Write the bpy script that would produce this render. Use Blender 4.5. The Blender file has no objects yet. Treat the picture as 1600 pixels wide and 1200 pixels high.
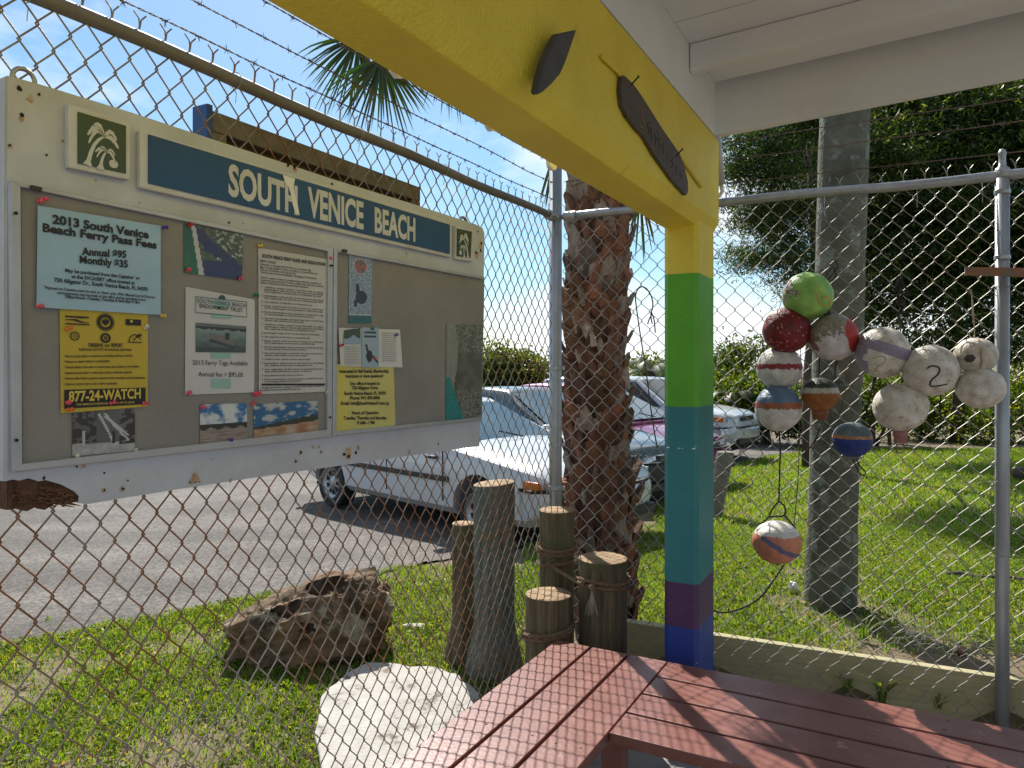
import bpy, bmesh, math, random
import numpy as np
from mathutils import Vector, Matrix, noise
random.seed(7); rng = np.random.default_rng(7)
R = math.radians
S = bpy.context.scene
COL = S.collection

# ---------------------------------------------------------------- camera, sky, sun, exposure
F = 1148.0; H = 1.55; Y0 = 578.0
cd = bpy.data.cameras.new('camera'); cam = bpy.data.objects.new('camera', cd); COL.objects.link(cam)
cam.location = (0, 0, H); cam.rotation_euler = (R(90), 0, 0)
cd.sensor_width = 36; cd.sensor_fit = 'HORIZONTAL'; cd.lens = 36*F/1600; cd.shift_y = -22/1600
cd.clip_start = 0.02; cd.clip_end = 3000
S.camera = cam
SUN_EL, SUN_AZ = R(45), math.atan2(-.24, .97)
W = bpy.data.worlds.new('World'); S.world = W; W.use_nodes = True
nt = W.node_tree; N = nt.nodes; Lk = nt.links
for n in list(N): N.remove(n)
out = N.new('ShaderNodeOutputWorld'); bg = N.new('ShaderNodeBackground'); bg.inputs[1].default_value = .064
sky = N.new('ShaderNodeTexSky'); sky.sky_type = 'NISHITA'; sky.sun_disc = False
sky.sun_elevation = SUN_EL; sky.sun_rotation = SUN_AZ; sky.dust_density = .4; sky.air_density = 1.0; sky.ozone_density = 3.5
tc = N.new('ShaderNodeTexCoord'); mp = N.new('ShaderNodeMapping'); mp.inputs['Scale'].default_value = (1.0, 1.0, 2.6)
mp.inputs['Location'].default_value = (.35, .2, .1)
nz = N.new('ShaderNodeTexNoise'); nz.inputs['Scale'].default_value = 2.6; nz.inputs['Detail'].default_value = 9; nz.inputs['Roughness'].default_value = .55
cr = N.new('ShaderNodeValToRGB'); cr.color_ramp.elements[0].position = .46; cr.color_ramp.elements[1].position = .64
mx = N.new('ShaderNodeMix'); mx.data_type = 'RGBA'; mx.inputs[7].default_value = (11.5, 12.0, 12.6, 1)
hsv = N.new('ShaderNodeHueSaturation'); hsv.inputs['Hue'].default_value = .485; hsv.inputs['Saturation'].default_value = 1.12; hsv.inputs['Value'].default_value = 1.32
Lk.new(tc.outputs['Generated'], mp.inputs[0]); Lk.new(mp.outputs[0], nz.inputs[0]); Lk.new(nz.outputs['Fac'], cr.inputs[0])
Lk.new(sky.outputs[0], hsv.inputs['Color']); Lk.new(hsv.outputs[0], mx.inputs[6]); Lk.new(cr.outputs[0], mx.inputs[0])
Lk.new(mx.outputs[2], bg.inputs[0]); Lk.new(bg.outputs[0], out.inputs[0])
sd = bpy.data.lights.new('sun', 'SUN'); sd.energy = 5.0; sd.angle = R(.4); sd.color = (1, .95, .86)
sun = bpy.data.objects.new('sun', sd); COL.objects.link(sun)
sv = Vector((math.sin(SUN_AZ)*math.cos(SUN_EL), math.cos(SUN_AZ)*math.cos(SUN_EL), math.sin(SUN_EL)))
sun.rotation_euler = sv.to_track_quat('Z', 'Y').to_euler(); sun.location = sv*50
vs = S.view_settings; vs.view_transform = 'Standard'; vs.look = 'None'; vs.exposure = .68; vs.gamma = 1; vs.use_curve_mapping = False
S.cycles.max_bounces = 8; S.cycles.transparent_max_bounces = 12

# ---------------------------------------------------------------- helpers
def P(px, py, d): return Vector(((px-800)/F*d, d, H+(Y0-py)/F*d))
UL = Vector((.478, .878, 0)).normalized(); NL = Vector((UL.y, -UL.x, 0))          # along the long fence, towards the camera side
UR = Vector((.907, -.420, 0)).normalized(); NR = Vector((-.42, -.907, 0)).normalized()
UP = Vector((0, 0, 1))
CF = Vector((.222, 3.75, 0))
def on_plane(px, py, p0, n, off=0):
    d = Vector(((px-800)/F, 1, (Y0-py)/F)); o = Vector((0, 0, H)); q = p0+n*off
    return o+d*((q-o).dot(n)/d.dot(n))
def LF(px, py, off=0): return on_plane(px, py, CF, NL, off)
def RF(px, py, off=0): return on_plane(px, py, CF, NR, off)
def smooth(t): t = max(0, min(1, t)); return t*t*(3-2*t)
def ground_h(x, y):
    rel = Vector((x, y, 0))-CF
    beyond = -rel.dot(NR); along = rel.dot(UR)
    up = .20*smooth((along+.1)/.8)*smooth(1-(beyond-1.2)/3.2) if beyond > -.02 and rel.dot(NL) > -.6 else 0
    return up-.025*max(0, min(y-6, 14))
def G(px, py):
    h = 0
    for _ in range(12):
        d = (H-h)*F/(py-Y0); p = P(px, py, d); h = .5*h+.5*ground_h(p.x, p.y)
    return Vector((p.x, p.y, ground_h(p.x, p.y)))

class MB:
    def __init__(s): s.v = []; s.f = []; s.m = []; s.c = []; s.mi = 0; s.M = None
    def add(s, vs_, fs, col=None):
        b = len(s.v)
        if s.M is not None: vs_ = [s.M @ Vector(v) for v in vs_]
        s.v += [tuple(v) for v in vs_]
        for f in fs: s.f.append(tuple(i+b for i in f)); s.m.append(s.mi); s.c.append(col)
        return s
    def box(s, c, d, a=None, b=None, up=None):                         # centre, sizes, axes
        a = a or Vector((1, 0, 0)); b = b or Vector((0, 1, 0)); up = up or UP; c = Vector(c)
        vs_ = [c+a*(x*d[0]/2)+b*(y*d[1]/2)+up*(z*d[2]/2) for x in (-1, 1) for y in (-1, 1) for z in (-1, 1)]
        return s.add(vs_, [(0, 1, 3, 2), (4, 6, 7, 5), (0, 4, 5, 1), (2, 3, 7, 6), (0, 2, 6, 4), (1, 5, 7, 3)])
    def prism(s, pts, off):                                            # polygon swept by vector off
        pts = [Vector(p) for p in pts]; n = len(pts)
        return s.add(pts+[p+off for p in pts], [tuple(range(n)), tuple(range(2*n-1, n-1, -1))]+[(i, n+i, n+(i+1) % n, (i+1) % n) for i in range(n)])
    def poly(s, pts, col=None): return s.add(pts, [tuple(range(len(pts)))], col)
    def tube(s, pts, r, n=6, cap=True, closed=False):
        pts = [Vector(p) for p in pts]; k = len(pts)
        rs = r if isinstance(r, (list, tuple)) else [r]*k
        vs_ = []; fs = []; ref = None
        for i, p in enumerate(pts):
            if closed: t = pts[(i+1) % k]-pts[i-1]
            else: t = pts[min(i+1, k-1)]-pts[max(i-1, 0)]
            t = t.normalized() if t.length > 1e-9 else UP.copy()
            if ref is None: ref = t.orthogonal().normalized()
            ref = (ref-t*ref.dot(t)); ref = ref.normalized() if ref.length > 1e-6 else t.orthogonal().normalized()
            b = t.cross(ref)
            for j in range(n):
                a = 2*math.pi*j/n; vs_.append(p+(ref*math.cos(a)+b*math.sin(a))*rs[i])
        for i in range(k if closed else k-1):
            for j in range(n):
                i2 = (i+1) % k
                fs.append((i*n+j, i*n+(j+1) % n, i2*n+(j+1) % n, i2*n+j))
        if cap and not closed: fs += [tuple(range(n-1, -1, -1)), tuple((k-1)*n+j for j in range(n))]
        return s.add(vs_, fs)
    def lathe(s, prof, n=24, c=(0, 0, 0), ax=None, a=None, wob=None, cap=True):   # prof: (radius, height)
        c = Vector(c); ax = (ax or UP).normalized(); a = (a or ax.orthogonal()).normalized(); b = ax.cross(a); vs_ = []; fs = []; k = len(prof)
        for (r, h) in prof:
            for j in range(n):
                t = 2*math.pi*j/n; rr = r*(1+(wob(t, h) if wob else 0))
                vs_.append(c+ax*h+(a*math.cos(t)+b*math.sin(t))*rr)
        for i in range(k-1):
            for j in range(n): fs.append((i*n+j, i*n+(j+1) % n, (i+1)*n+(j+1) % n, (i+1)*n+j))
        if cap and prof[0][0] > 1e-6: fs.append(tuple(range(n-1, -1, -1)))
        if cap and prof[-1][0] > 1e-6: fs.append(tuple((k-1)*n+j for j in range(n)))
        return s.add(vs_, fs)
    def build(s, name, mat, parent=None, sm=False, org=None, bev=0):
        me = bpy.data.meshes.new(name)
        o = bpy.data.objects.new(name, me); COL.objects.link(o)
        if parent is not None:
            o.parent = parent; base = parent
            base_loc = Vector(parent['o'])
            o['o'] = tuple(base_loc)
        else:
            base_loc = Vector(org if org is not None else s.v[0]); o.location = base_loc; o['o'] = tuple(base_loc)
        va = np.array(s.v)-np.array(base_loc)
        me.from_pydata(va.tolist(), [], s.f)
        for m in (mat if isinstance(mat, (list, tuple)) else [mat]): me.materials.append(m)
        if isinstance(mat, (list, tuple)): me.polygons.foreach_set('material_index', s.m)
        if any(c is not None for c in s.c):
            at = me.color_attributes.new('Col', 'FLOAT_COLOR', 'CORNER'); arr = []
            for f, c in zip(s.f, s.c):
                c = c or (1, 1, 1); arr += [c[0], c[1], c[2], 1]*len(f)
            at.data.foreach_set('color', arr)
        if sm: me.shade_smooth()
        if bev:
            b = o.modifiers.new('bevel', 'BEVEL'); b.width = bev; b.segments = 2; b.limit_method = 'ANGLE'
        me.update(); return o
def thing(name, label, cat, loc, group=None):
    o = bpy.data.objects.new(name, None); COL.objects.link(o); o.location = loc; o['o'] = tuple(loc); o.empty_display_size = .1
    return tag(o, label, cat, group)
def tag(o, label, cat, group=None):
    o['label'] = label; o['category'] = cat
    if group: o['group'] = group
    return o
def struct(o): o['kind'] = 'structure'; return o
def stuff(o): o['kind'] = 'stuff'; return o

def mat(name, c1, c2=None, sc=8, rough=.7, metal=0, bump=0, bsc=None, stretch=None, spec=.5, c3=None, t3=.62, sc3=3, trans=0, detail=6, coat=0, lo=.35, hi=.65):
    m = bpy.data.materials.new(name); m.use_nodes = True; t = m.node_tree; n = t.nodes; l = t.links
    b = n['Principled BSDF']; b.inputs['Roughness'].default_value = rough; b.inputs['Metallic'].default_value = metal
    b.inputs['Specular IOR Level'].default_value = spec; b.inputs['Coat Weight'].default_value = coat
    b.inputs['Base Color'].default_value = (*c1, 1)
    co = n.new('ShaderNodeTexCoord'); mpn = n.new('ShaderNodeMapping'); l.new(co.outputs['Object'], mpn.inputs[0])
    if stretch: mpn.inputs['Scale'].default_value = stretch
    last = None
    if c2:
        z = n.new('ShaderNodeTexNoise'); z.inputs['Scale'].default_value = sc; z.inputs['Detail'].default_value = detail; z.inputs['Roughness'].default_value = .65
        l.new(mpn.outputs[0], z.inputs[0]); r = n.new('ShaderNodeValToRGB'); r.color_ramp.elements[0].position = lo; r.color_ramp.elements[1].position = hi
        r.color_ramp.elements[0].color = (*c1, 1); r.color_ramp.elements[1].color = (*c2, 1); l.new(z.outputs['Fac'], r.inputs[0]); last = r.outputs[0]
    if c3:
        z3 = n.new('ShaderNodeTexNoise'); z3.inputs['Scale'].default_value = sc3; z3.inputs['Detail'].default_value = 8; z3.inputs['Roughness'].default_value = .7
        l.new(co.outputs['Object'], z3.inputs[0]); r3 = n.new('ShaderNodeValToRGB'); r3.color_ramp.elements[0].position = t3; r3.color_ramp.elements[1].position = t3+.06
        l.new(z3.outputs['Fac'], r3.inputs[0]); mm = n.new('ShaderNodeMix'); mm.data_type = 'RGBA'; l.new(r3.outputs[0], mm.inputs[0])
        if last: l.new(last, mm.inputs[6])
        else: mm.inputs[6].default_value = (*c1, 1)
        mm.inputs[7].default_value = (*c3, 1); last = mm.outputs[2]
    if last: l.new(last, b.inputs['Base Color'])
    if bump:
        zb = n.new('ShaderNodeTexNoise'); zb.inputs['Scale'].default_value = bsc or sc*3; zb.inputs['Detail'].default_value = 5; l.new(mpn.outputs[0], zb.inputs[0])
        bp = n.new('ShaderNodeBump'); bp.inputs['Strength'].default_value = bump; bp.inputs['Distance'].default_value = .01; l.new(zb.outputs['Fac'], bp.inputs['Height']); l.new(bp.outputs[0], b.inputs['Normal'])
    return m
def vmat(name, rough=.7, bump=0, bsc=60, spec=.4, var=.25, vsc=30):
    m = bpy.data.materials.new(name); m.use_nodes = True; t = m.node_tree; n = t.nodes; l = t.links; b = n['Principled BSDF']
    b.inputs['Roughness'].default_value = rough; b.inputs['Specular IOR Level'].default_value = spec
    a = n.new('ShaderNodeAttribute'); a.attribute_name = 'Col'
    co = n.new('ShaderNodeTexCoord'); z = n.new('ShaderNodeTexNoise'); z.inputs['Scale'].default_value = vsc; z.inputs['Detail'].default_value = 8; l.new(co.outputs['Object'], z.inputs[0])
    mr = n.new('ShaderNodeMapRange'); mr.inputs[1].default_value = .3; mr.inputs[2].default_value = .7; mr.inputs[3].default_value = 1-var; mr.inputs[4].default_value = 1+var*.5; l.new(z.outputs['Fac'], mr.inputs[0])
    vm = n.new('ShaderNodeVectorMath'); vm.operation = 'SCALE'; l.new(a.outputs['Color'], vm.inputs[0]); l.new(mr.outputs[0], vm.inputs['Scale']); l.new(vm.outputs[0], b.inputs['Base Color'])
    if bump:
        zb = n.new('ShaderNodeTexNoise'); zb.inputs['Scale'].default_value = bsc; l.new(co.outputs['Object'], zb.inputs[0]); bp = n.new('ShaderNodeBump'); bp.inputs['Strength'].default_value = bump; bp.inputs['Distance'].default_value = .01
        l.new(zb.outputs['Fac'], bp.inputs['Height']); l.new(bp.outputs[0], b.inputs['Normal'])
    return m
def leafmat(name, tr=.45):
    m = bpy.data.materials.new(name); m.use_nodes = True; t = m.node_tree; n = t.nodes; l = t.links; b = n['Principled BSDF']
    b.inputs['Roughness'].default_value = .45; b.inputs['Specular IOR Level'].default_value = .35
    a = n.new('ShaderNodeAttribute'); a.attribute_name = 'Col'; l.new(a.outputs['Color'], b.inputs['Base Color'])
    tr_ = n.new('ShaderNodeBsdfTranslucent'); g = n.new('ShaderNodeMix'); g.data_type = 'RGBA'; g.blend_type = 'MULTIPLY'; g.inputs[0].default_value = 1; g.inputs[7].default_value = (1.5, 1.35, .45, 1)
    l.new(a.outputs['Color'], g.inputs[6]); l.new(g.outputs[2], tr_.inputs[0]); ms = n.new('ShaderNodeMixShader'); ms.inputs[0].default_value = tr
    l.new(b.outputs[0], ms.inputs[1]); l.new(tr_.outputs[0], ms.inputs[2]); l.new(ms.outputs[0], n['Material Output'].inputs[0]); return m
def np_mesh(name, V, Fq, colors, m, org, parent=None):                  # V (n,3), Fq (k,4) quads; colors per face
    me = bpy.data.meshes.new(name); k = Fq.shape[1]; nf = len(Fq)
    V = V-np.array(org)
    me.vertices.add(len(V)); me.vertices.foreach_set('co', V.astype(np.float32).ravel())
    me.loops.add(nf*k); me.loops.foreach_set('vertex_index', Fq.astype(np.int32).ravel())
    me.polygons.add(nf); me.polygons.foreach_set('loop_start', np.arange(0, nf*k, k, dtype=np.int32))
    me.update(calc_edges=True); me.materials.append(m)
    at = me.color_attributes.new('Col', 'FLOAT_COLOR', 'CORNER')
    c = np.concatenate([np.repeat(colors, k, axis=0), np.ones((nf*k, 1))], axis=1); at.data.foreach_set('color', c.astype(np.float32).ravel())
    o = bpy.data.objects.new(name, me); COL.objects.link(o)
    if parent is not None: o.parent = parent
    else: o.location = org
    o['o'] = tuple(org); return o
def unit(a): return a/np.maximum(np.linalg.norm(a, axis=1, keepdims=True), 1e-9)
def leaves(pos, size, aspect=.45, base=(.05, .1, .02), vary=.5, up=None, tint=None):
    n = len(pos); d = unit(rng.normal(size=(n, 3))) if up is None else unit(rng.normal(size=(n, 3))*.6+np.array(up))
    s_ = unit(np.cross(d, rng.normal(size=(n, 3)))); L = size*(.6+.8*rng.random((n, 1)))
    a = pos-d*L*.5; b = pos+d*L*.5; w = s_*L*aspect*.5; nn = np.cross(d, s_)*L*.12
    V = np.stack([a, pos+w+nn, b, pos-w+nn], axis=1).reshape(-1, 3); Fq = np.arange(4*n).reshape(n, 4)
    c = np.array(base)*(1-vary/2+vary*rng.random((n, 1))); 
    if tint is not None: k = (rng.random((n, 1)) < .22); c = np.where(k, np.array(tint), c)
    return V, Fq, c

# ---------------------------------------------------------------- materials
M = {}
M['galv'] = mat('galvanised_steel', (.40, .41, .43), (.30, .31, .33), 20, .42, .75, .1, c3=(.22, .15, .10), t3=.68, sc3=9)
M['post'] = mat('grey_painted_pipe', (.36, .38, .41), (.29, .31, .34), 6, .4, .55, .05)
M['wire_r'] = mat('rusty_wire', (.28, .26, .23), (.24, .11, .05), 2.2, .6, .45, .2, 200, lo=.42, hi=.56)
M['wire_g'] = mat('zinc_wire', (.30, .295, .28), (.19, .16, .13), 5, .5, .45, .1, 200, c3=(.24, .11, .05), t3=.62, sc3=5)
M['barb'] = mat('rusty_barbed_wire', (.20, .12, .09), (.10, .07, .06), 20, .8, .3)
M['bwhite'] = mat('weathered_white_paint', (.51, .54, .60), (.40, .41, .43), 3, .55, 0, .2, 40, c3=(.36, .27, .18), t3=.67, sc3=6)
M['cork'] = mat('tan_tack_panel', (.25, .238, .22), (.215, .205, .19), 4, .85, 0, .25, 160, c3=(.12, .10, .09), t3=.74, sc3=30)
M['alu'] = mat('dull_aluminium', (.42, .43, .45), (.34, .35, .37), 10, .4, .5)
M['blue'] = mat('blue_sign_paint', (.004, .052, .15), (.005, .066, .18), 3, .6, 0, 0, c3=(.01, .025, .045), t3=.66, sc3=3)
M['cream'] = mat('cream_paint', (.54, .55, .56), (.46, .46, .44), 14, .55, 0, .1, c3=(.35, .25, .15), t3=.72, sc3=20)
M['green_d'] = mat('dark_green_panel', (.010, .035, .025), (.015, .05, .035), 6, .4)
M['rotwood'] = mat('rotten_wood', (.05, .018, .010), (.13, .06, .03), 12, .9, 0, .8, 30, stretch=(6, 6, 1))
M['rust'] = mat('rust_stain', (.22, .075, .02), (.05, .02, .01), 40, .9)
M['hole'] = mat('dark_hole', (.015, .012, .01), None, rough=.9)
M['yellow'] = mat('yellow_stucco_paint', (.80, .63, .05), (.68, .52, .04), 2.2, .55, 0, .55, 110, c3=(.55, .42, .06), t3=.66, sc3=5)
M['lgreen'] = mat('lime_green_paint', (.105, .41, .010), (.075, .31, .01), 2.5, .5, 0, .32, 60)
M['teal'] = mat('teal_paint', (.022, .20, .21), (.018, .165, .175), 2.5, .5, 0, .32, 60, c3=(.022, .15, .16), t3=.7)
M['purple'] = mat('plum_paint', (.075, .026, .09), (.065, .024, .08), 2.5, .5, 0, .32, 60)
M['royal'] = mat('royal_blue_paint', (.012, .04, .25), (.010, .035, .21), 2.5, .5, 0, .32, 60)
M['roofw'] = mat('white_roof_paint', (.74, .74, .735), (.68, .675, .665), 3, .6, 0, .1, 30, c3=(.5, .48, .44), t3=.72, sc3=5)
M['bench'] = mat('pink_brown_deck_paint', (.165, .048, .034), (.225, .085, .066), 5, .36, 0, .08, 30, stretch=(2, 2, 2), c3=(.33, .19, .17), t3=.62, sc3=11)
M['pile'] = mat('treated_pile_wood', (.17, .12, .06), (.05, .042, .026), 7, .85, 0, 1.0, 22, stretch=(6, 6, .35), c3=(.075, .085, .035), t3=.53, sc3=3.3)
M['pilegrey'] = mat('grey_pile_wood', (.15, .165, .14), (.05, .065, .055), 7, .85, 0, 1.0, 22, stretch=(6, 6, .35), c3=(.14, .10, .05), t3=.55, sc3=3.3)
M['piletop'] = mat('cut_wood_end', (.38, .25, .13), (.17, .105, .055), 22, .85, 0, .5, 60)
M['rope'] = mat('brown_rope', (.24, .145, .085), (.15, .09, .055), 60, .95, 0, .5, 300)
M['ropep'] = mat('pale_frayed_rope', (.42, .34, .25), (.3, .24, .17), 60, .95, 0, .5, 300)
M['ropeb'] = mat('black_rope', (.014, .013, .012), (.035, .032, .03), 60, .8, 0, .5, 300)
M['ropeo'] = mat('olive_black_cord', (.045, .04, .03), (.09, .07, .045), 30, .8, 0, .3, 300)
M['boot'] = mat('palm_leaf_base', (.22, .105, .055), (.07, .03, .017), 11, .9, 0, 1.0, 40, stretch=(3, 3, 1), c3=(.34, .26, .19), t3=.52, sc3=4)
M['bark'] = mat('fibrous_palm_core', (.09, .035, .018), (.04, .018, .012), 20, .95, 0, 1.0, 60)
M['gtrunk'] = mat('lichen_grey_trunk', (.13, .125, .085), (.055, .058, .038), 5, .9, 0, .8, 50, c3=(.19, .21, .17), t3=.55, sc3=8)
M['dtrunk'] = mat('dark_tree_bark', (.055, .04, .03), (.1, .075, .055), 9, .95, 0, 1.0, 30, stretch=(4, 4, .6))
M['rock'] = mat('pitted_limestone', (.20, .12, .06), (.055, .036, .02), 7, .95, 0, 1.2, 26, c3=(.26, .22, .15), t3=.55, sc3=5)
M['slab'] = mat('white_concrete', (.44, .42, .39), (.33, .31, .28), 9, .85, 0, .5, 60, c3=(.15, .12, .09), t3=.58, sc3=9)
M['concrete'] = mat('grey_concrete_floor', (.36, .34, .31), (.29, .27, .25), 6, .85, 0, .3, 60)
M['soil'] = mat('sandy_lawn_soil', (.10, .085, .035), (.17, .125, .08), 14, .95, 0, 1.0, 30, c3=(.22, .16, .12), t3=.58, sc3=9)
M['timber'] = mat('green_treated_timber', (.40, .35, .20), (.30, .28, .15), 5, .8, 0, .4, 30, stretch=(1, 1, 12), c3=(.30, .13, .06), t3=.66, sc3=2)
M['dkwood'] = mat('dark_brown_plaque', (.095, .06, .042), (.05, .042, .035), 12, .55, 0, .6, 40, stretch=(1.5, 1.5, 8))
M['greywood'] = mat('weathered_grey_wood', (.20, .185, .15), (.13, .115, .09), 12, .9, 0, .6, 50, c3=(.10, .08, .06), t3=.6, sc3=5)
M['dkply'] = mat('dark_wet_plywood', (.05, .038, .028), (.08, .06, .045), 8, .85, 0, .4, 40, c3=(.15, .08, .04), t3=.66, sc3=5)
M['pvc'] = mat('white_pvc', (.40, .39, .35), (.34, .33, .30), 5, .5)
M['paper'] = vmat('printed_paper', .5, .4, 14, .3, .08, 8)
M['ink'] = mat('black_ink', (.012, .012, .014), None, rough=.6)
M['inkb'] = mat('faded_blue_ink', (.03, .08, .12), None, rough=.6)
M['tape'] = mat('aged_masking_tape', (.48, .45, .40), (.4, .38, .33), 30, .5)
M['pink'] = mat('pink_plastic', (.70, .07, .13), None, rough=.3)
M['redp'] = mat('red_plastic', (.5, .02, .02), None, rough=.3)
M['orangep'] = mat('orange_plastic', (.75, .16, .02), None, rough=.3)
M['yellowp'] = mat('yellow_plastic', (.75, .45, .03), None, rough=.3)
M['greenp'] = mat('green_plastic', (.01, .16, .06), None, rough=.3)
M['bluep'] = mat('blue_plastic', (.01, .06, .25), None, rough=.3)
M['purplep'] = mat('purple_plastic', (.07, .02, .3), None, rough=.3)
M['whitep'] = mat('ivory_plastic', (.6, .55, .42), None, rough=.3)
M['buoy'] = vmat('painted_foam', .5, .35, 90, .4, .22, 26)
M['print'] = vmat('glossy_print', .3, 0, 20, .5, .05, 30)
M['leaf'] = leafmat('leaves_green', .6)
M['needle'] = leafmat('leaves_conifer', .45)
M['palm'] = leafmat('leaves_palm', .25)
M['grassm'] = leafmat('grass_blades', .5)
M['tyre'] = mat('tyre_rubber', (.018, .018, .018), (.03, .03, .03), 30, .85, 0, .2)
M['hub'] = mat('silver_wheel', (.46, .47, .49), (.38, .39, .41), 20, .35, .6)
M['glass'] = mat('car_glass', (.035, .085, .13), (.05, .12, .17), 2, .05, .0, spec=.45)
M['dglass'] = mat('dark_car_glass', (.008, .010, .016), None, rough=.06, spec=.4)
M['trim'] = mat('black_car_trim', (.02, .02, .022), None, rough=.5)
M['under'] = mat('dark_underbody', (.008, .008, .008), None, rough=.9)
M['lamp'] = mat('headlamp_glass', (.45, .48, .48), (.3, .33, .35), 20, .08, .3, spec=1)
M['amber'] = mat('amber_lens', (.55, .14, .01), None, rough=.15)
M['redlens'] = mat('red_lens', (.35, .01, .01), None, rough=.15)
M['chrome'] = mat('bright_metal', (.6, .6, .6), None, rough=.15, metal=1)
def vary(m, lo, hi):                                                    # each object of this material a little lighter or darker
    n = m.node_tree.nodes; l = m.node_tree.links; b = n['Principled BSDF']; src = b.inputs['Base Color'].links[0].from_socket
    oi = n.new('ShaderNodeObjectInfo'); mr = n.new('ShaderNodeMapRange'); mr.inputs[3].default_value = lo; mr.inputs[4].default_value = hi; l.new(oi.outputs['Random'], mr.inputs[0])
    vm = n.new('ShaderNodeVectorMath'); vm.operation = 'SCALE'; l.new(src, vm.inputs[0]); l.new(mr.outputs[0], vm.inputs['Scale']); l.new(vm.outputs[0], b.inputs['Base Color']); return m
def asphalt():
    m = mat('shell_asphalt', (.085, .076, .068), (.125, .114, .104), 1.3, .9, 0, .9, 45)
    n = m.node_tree.nodes; l = m.node_tree.links; b = n['Principled BSDF']; src = b.inputs['Base Color'].links[0].from_socket
    co = n.new('ShaderNodeTexCoord'); v = n.new('ShaderNodeTexVoronoi'); v.inputs['Scale'].default_value = 55; l.new(co.outputs['Object'], v.inputs[0])
    r = n.new('ShaderNodeValToRGB'); e = r.color_ramp.elements; e[0].position = 0; e[0].color = (.28, .26, .25, 1); e[1].position = 1; e[1].color = (2.0, 1.95, 1.9, 1); l.new(v.outputs['Color'], r.inputs[0])
    m1 = n.new('ShaderNodeMix'); m1.data_type = 'RGBA'; m1.blend_type = 'MULTIPLY'; m1.inputs[0].default_value = .85; l.new(src, m1.inputs[6]); l.new(r.outputs[0], m1.inputs[7])
    z = n.new('ShaderNodeTexNoise'); z.inputs['Scale'].default_value = 1.1; z.inputs['Detail'].default_value = 6; mpn = n.new('ShaderNodeMapping'); mpn.inputs['Scale'].default_value = (.45, 1.1, 1); mpn.inputs['Rotation'].default_value = (0, 0, .3)
    l.new(co.outputs['Object'], mpn.inputs[0]); l.new(mpn.outputs[0], z.inputs[0]); r2 = n.new('ShaderNodeValToRGB'); r2.color_ramp.elements[0].position = .42; r2.color_ramp.elements[0].color = (.66, .65, .65, 1); r2.color_ramp.elements[1].position = .6; r2.color_ramp.elements[1].color = (1, 1, 1, 1)
    l.new(z.outputs['Fac'], r2.inputs[0]); m2 = n.new('ShaderNodeMix'); m2.data_type = 'RGBA'; m2.blend_type = 'MULTIPLY'; m2.inputs[0].default_value = 1; l.new(m1.outputs[2], m2.inputs[6]); l.new(r2.outputs[0], m2.inputs[7]); l.new(m2.outputs[2], b.inputs['Base Color'])
    return m
M['asph'] = asphalt()
def carpaint(name, c, met=0): return mat(name, c, None, rough=.25, metal=met, spec=.5, coat=.6)
M['cwhite'] = carpaint('white_car_paint', (.50, .52, .55)); M['csilver'] = carpaint('dark_teal_sedan_paint', (.02, .045, .06), .1); M['cteal'] = carpaint('dark_teal_car_paint', (.02, .07, .07), .3)
M['cpurple'] = carpaint('purple_car_paint', (.20, .015, .11), .2); M['cnavy'] = carpaint('pale_metal_car_paint', (.5, .52, .55), .3)
# ---------------------------------------------------------------- ground
def grid(name, P00, P10, P01, P11, nu, nv, m, dz=0, edge=None):
    b = MB(); vs_ = []
    for j in range(nv+1):
        for i in range(nu+1):
            u, v = i/nu, j/nv; x = (1-v)*((1-u)*P00[0]+u*P10[0])+v*((1-u)*P01[0]+u*P11[0]); y = (1-v)*((1-u)*P00[1]+u*P10[1])+v*((1-u)*P01[1]+u*P11[1])
            vs_.append((x, y, ground_h(x, y)+dz))
    b.add(vs_, [(j*(nu+1)+i, j*(nu+1)+i+1, (j+1)*(nu+1)+i+1, (j+1)*(nu+1)+i) for j in range(nv) for i in range(nu)])
    return b.build(name, m, sm=True, org=(0, 0, 0))
# lawn: behind both fences out to the horizon, fine near, coarse far
b = MB(); xs = [-400, -100, -40, -20]+[-10+.25*i for i in range(90)]+[14, 18, 24, 40, 100, 400]; ys = [-20, -6]+[-1+.25*i for i in range(86)]+[22, 30, 60, 120, 300, 900]
vs_ = [(x, y, ground_h(x, y)-.010+.006*noise.noise((x*1.7, y*1.7, 0))) for y in ys for x in xs]; nx = len(xs)
b.add(vs_, [(j*nx+i, j*nx+i+1, (j+1)*nx+i+1, (j+1)*nx+i) for j in range(len(ys)-1) for i in range(nx-1)])
struct(b.build('lawn_ground', M['soil'], sm=True, org=(0, 0, 0)))
near_px = [(-900, 1190), (-300, 1060), (0, 1012), (80, 1000), (150, 982), (240, 968), (330, 950), (450, 925), (560, 903), (640, 885), (700, 873), (780, 862), (860, 846), (930, 825), (1000, 803), (1060, 776), (1110, 745), (1150, 728), (1200, 714), (1262, 707)]
near = [G(*p) for p in near_px]
far = []
for i, p in enumerate(near):
    t = i/(len(near)-1); far.append(Vector((-32+50*t, 34-14*smooth((t-.7)/.3), 0)))
far[-1] = G(1258, 690)*1.0; far[-2] = G(1205, 684); far[-3] = G(1160, 676)
b = MB(); NU, NVV = 160, 60; vs_ = []
def interp(A, t):
    k = t*(len(A)-1); i = min(int(k), len(A)-2); return A[i].lerp(A[i+1], k-i)
for j in range(NVV+1):
    v = (j/NVV)**2.2
    for i in range(NU+1):
        n_, f_ = interp(near, i/NU), interp(far, i/NU); p = n_.lerp(f_, v)
        if j == 0: p = p+Vector((0, 1, 0))*(.13*noise.noise((i*.45, 3, 1))+.06*noise.noise((i*1.7, 3, 1)))
        z = ground_h(p.x, p.y); vs_.append((p.x, p.y, z+.002))
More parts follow.
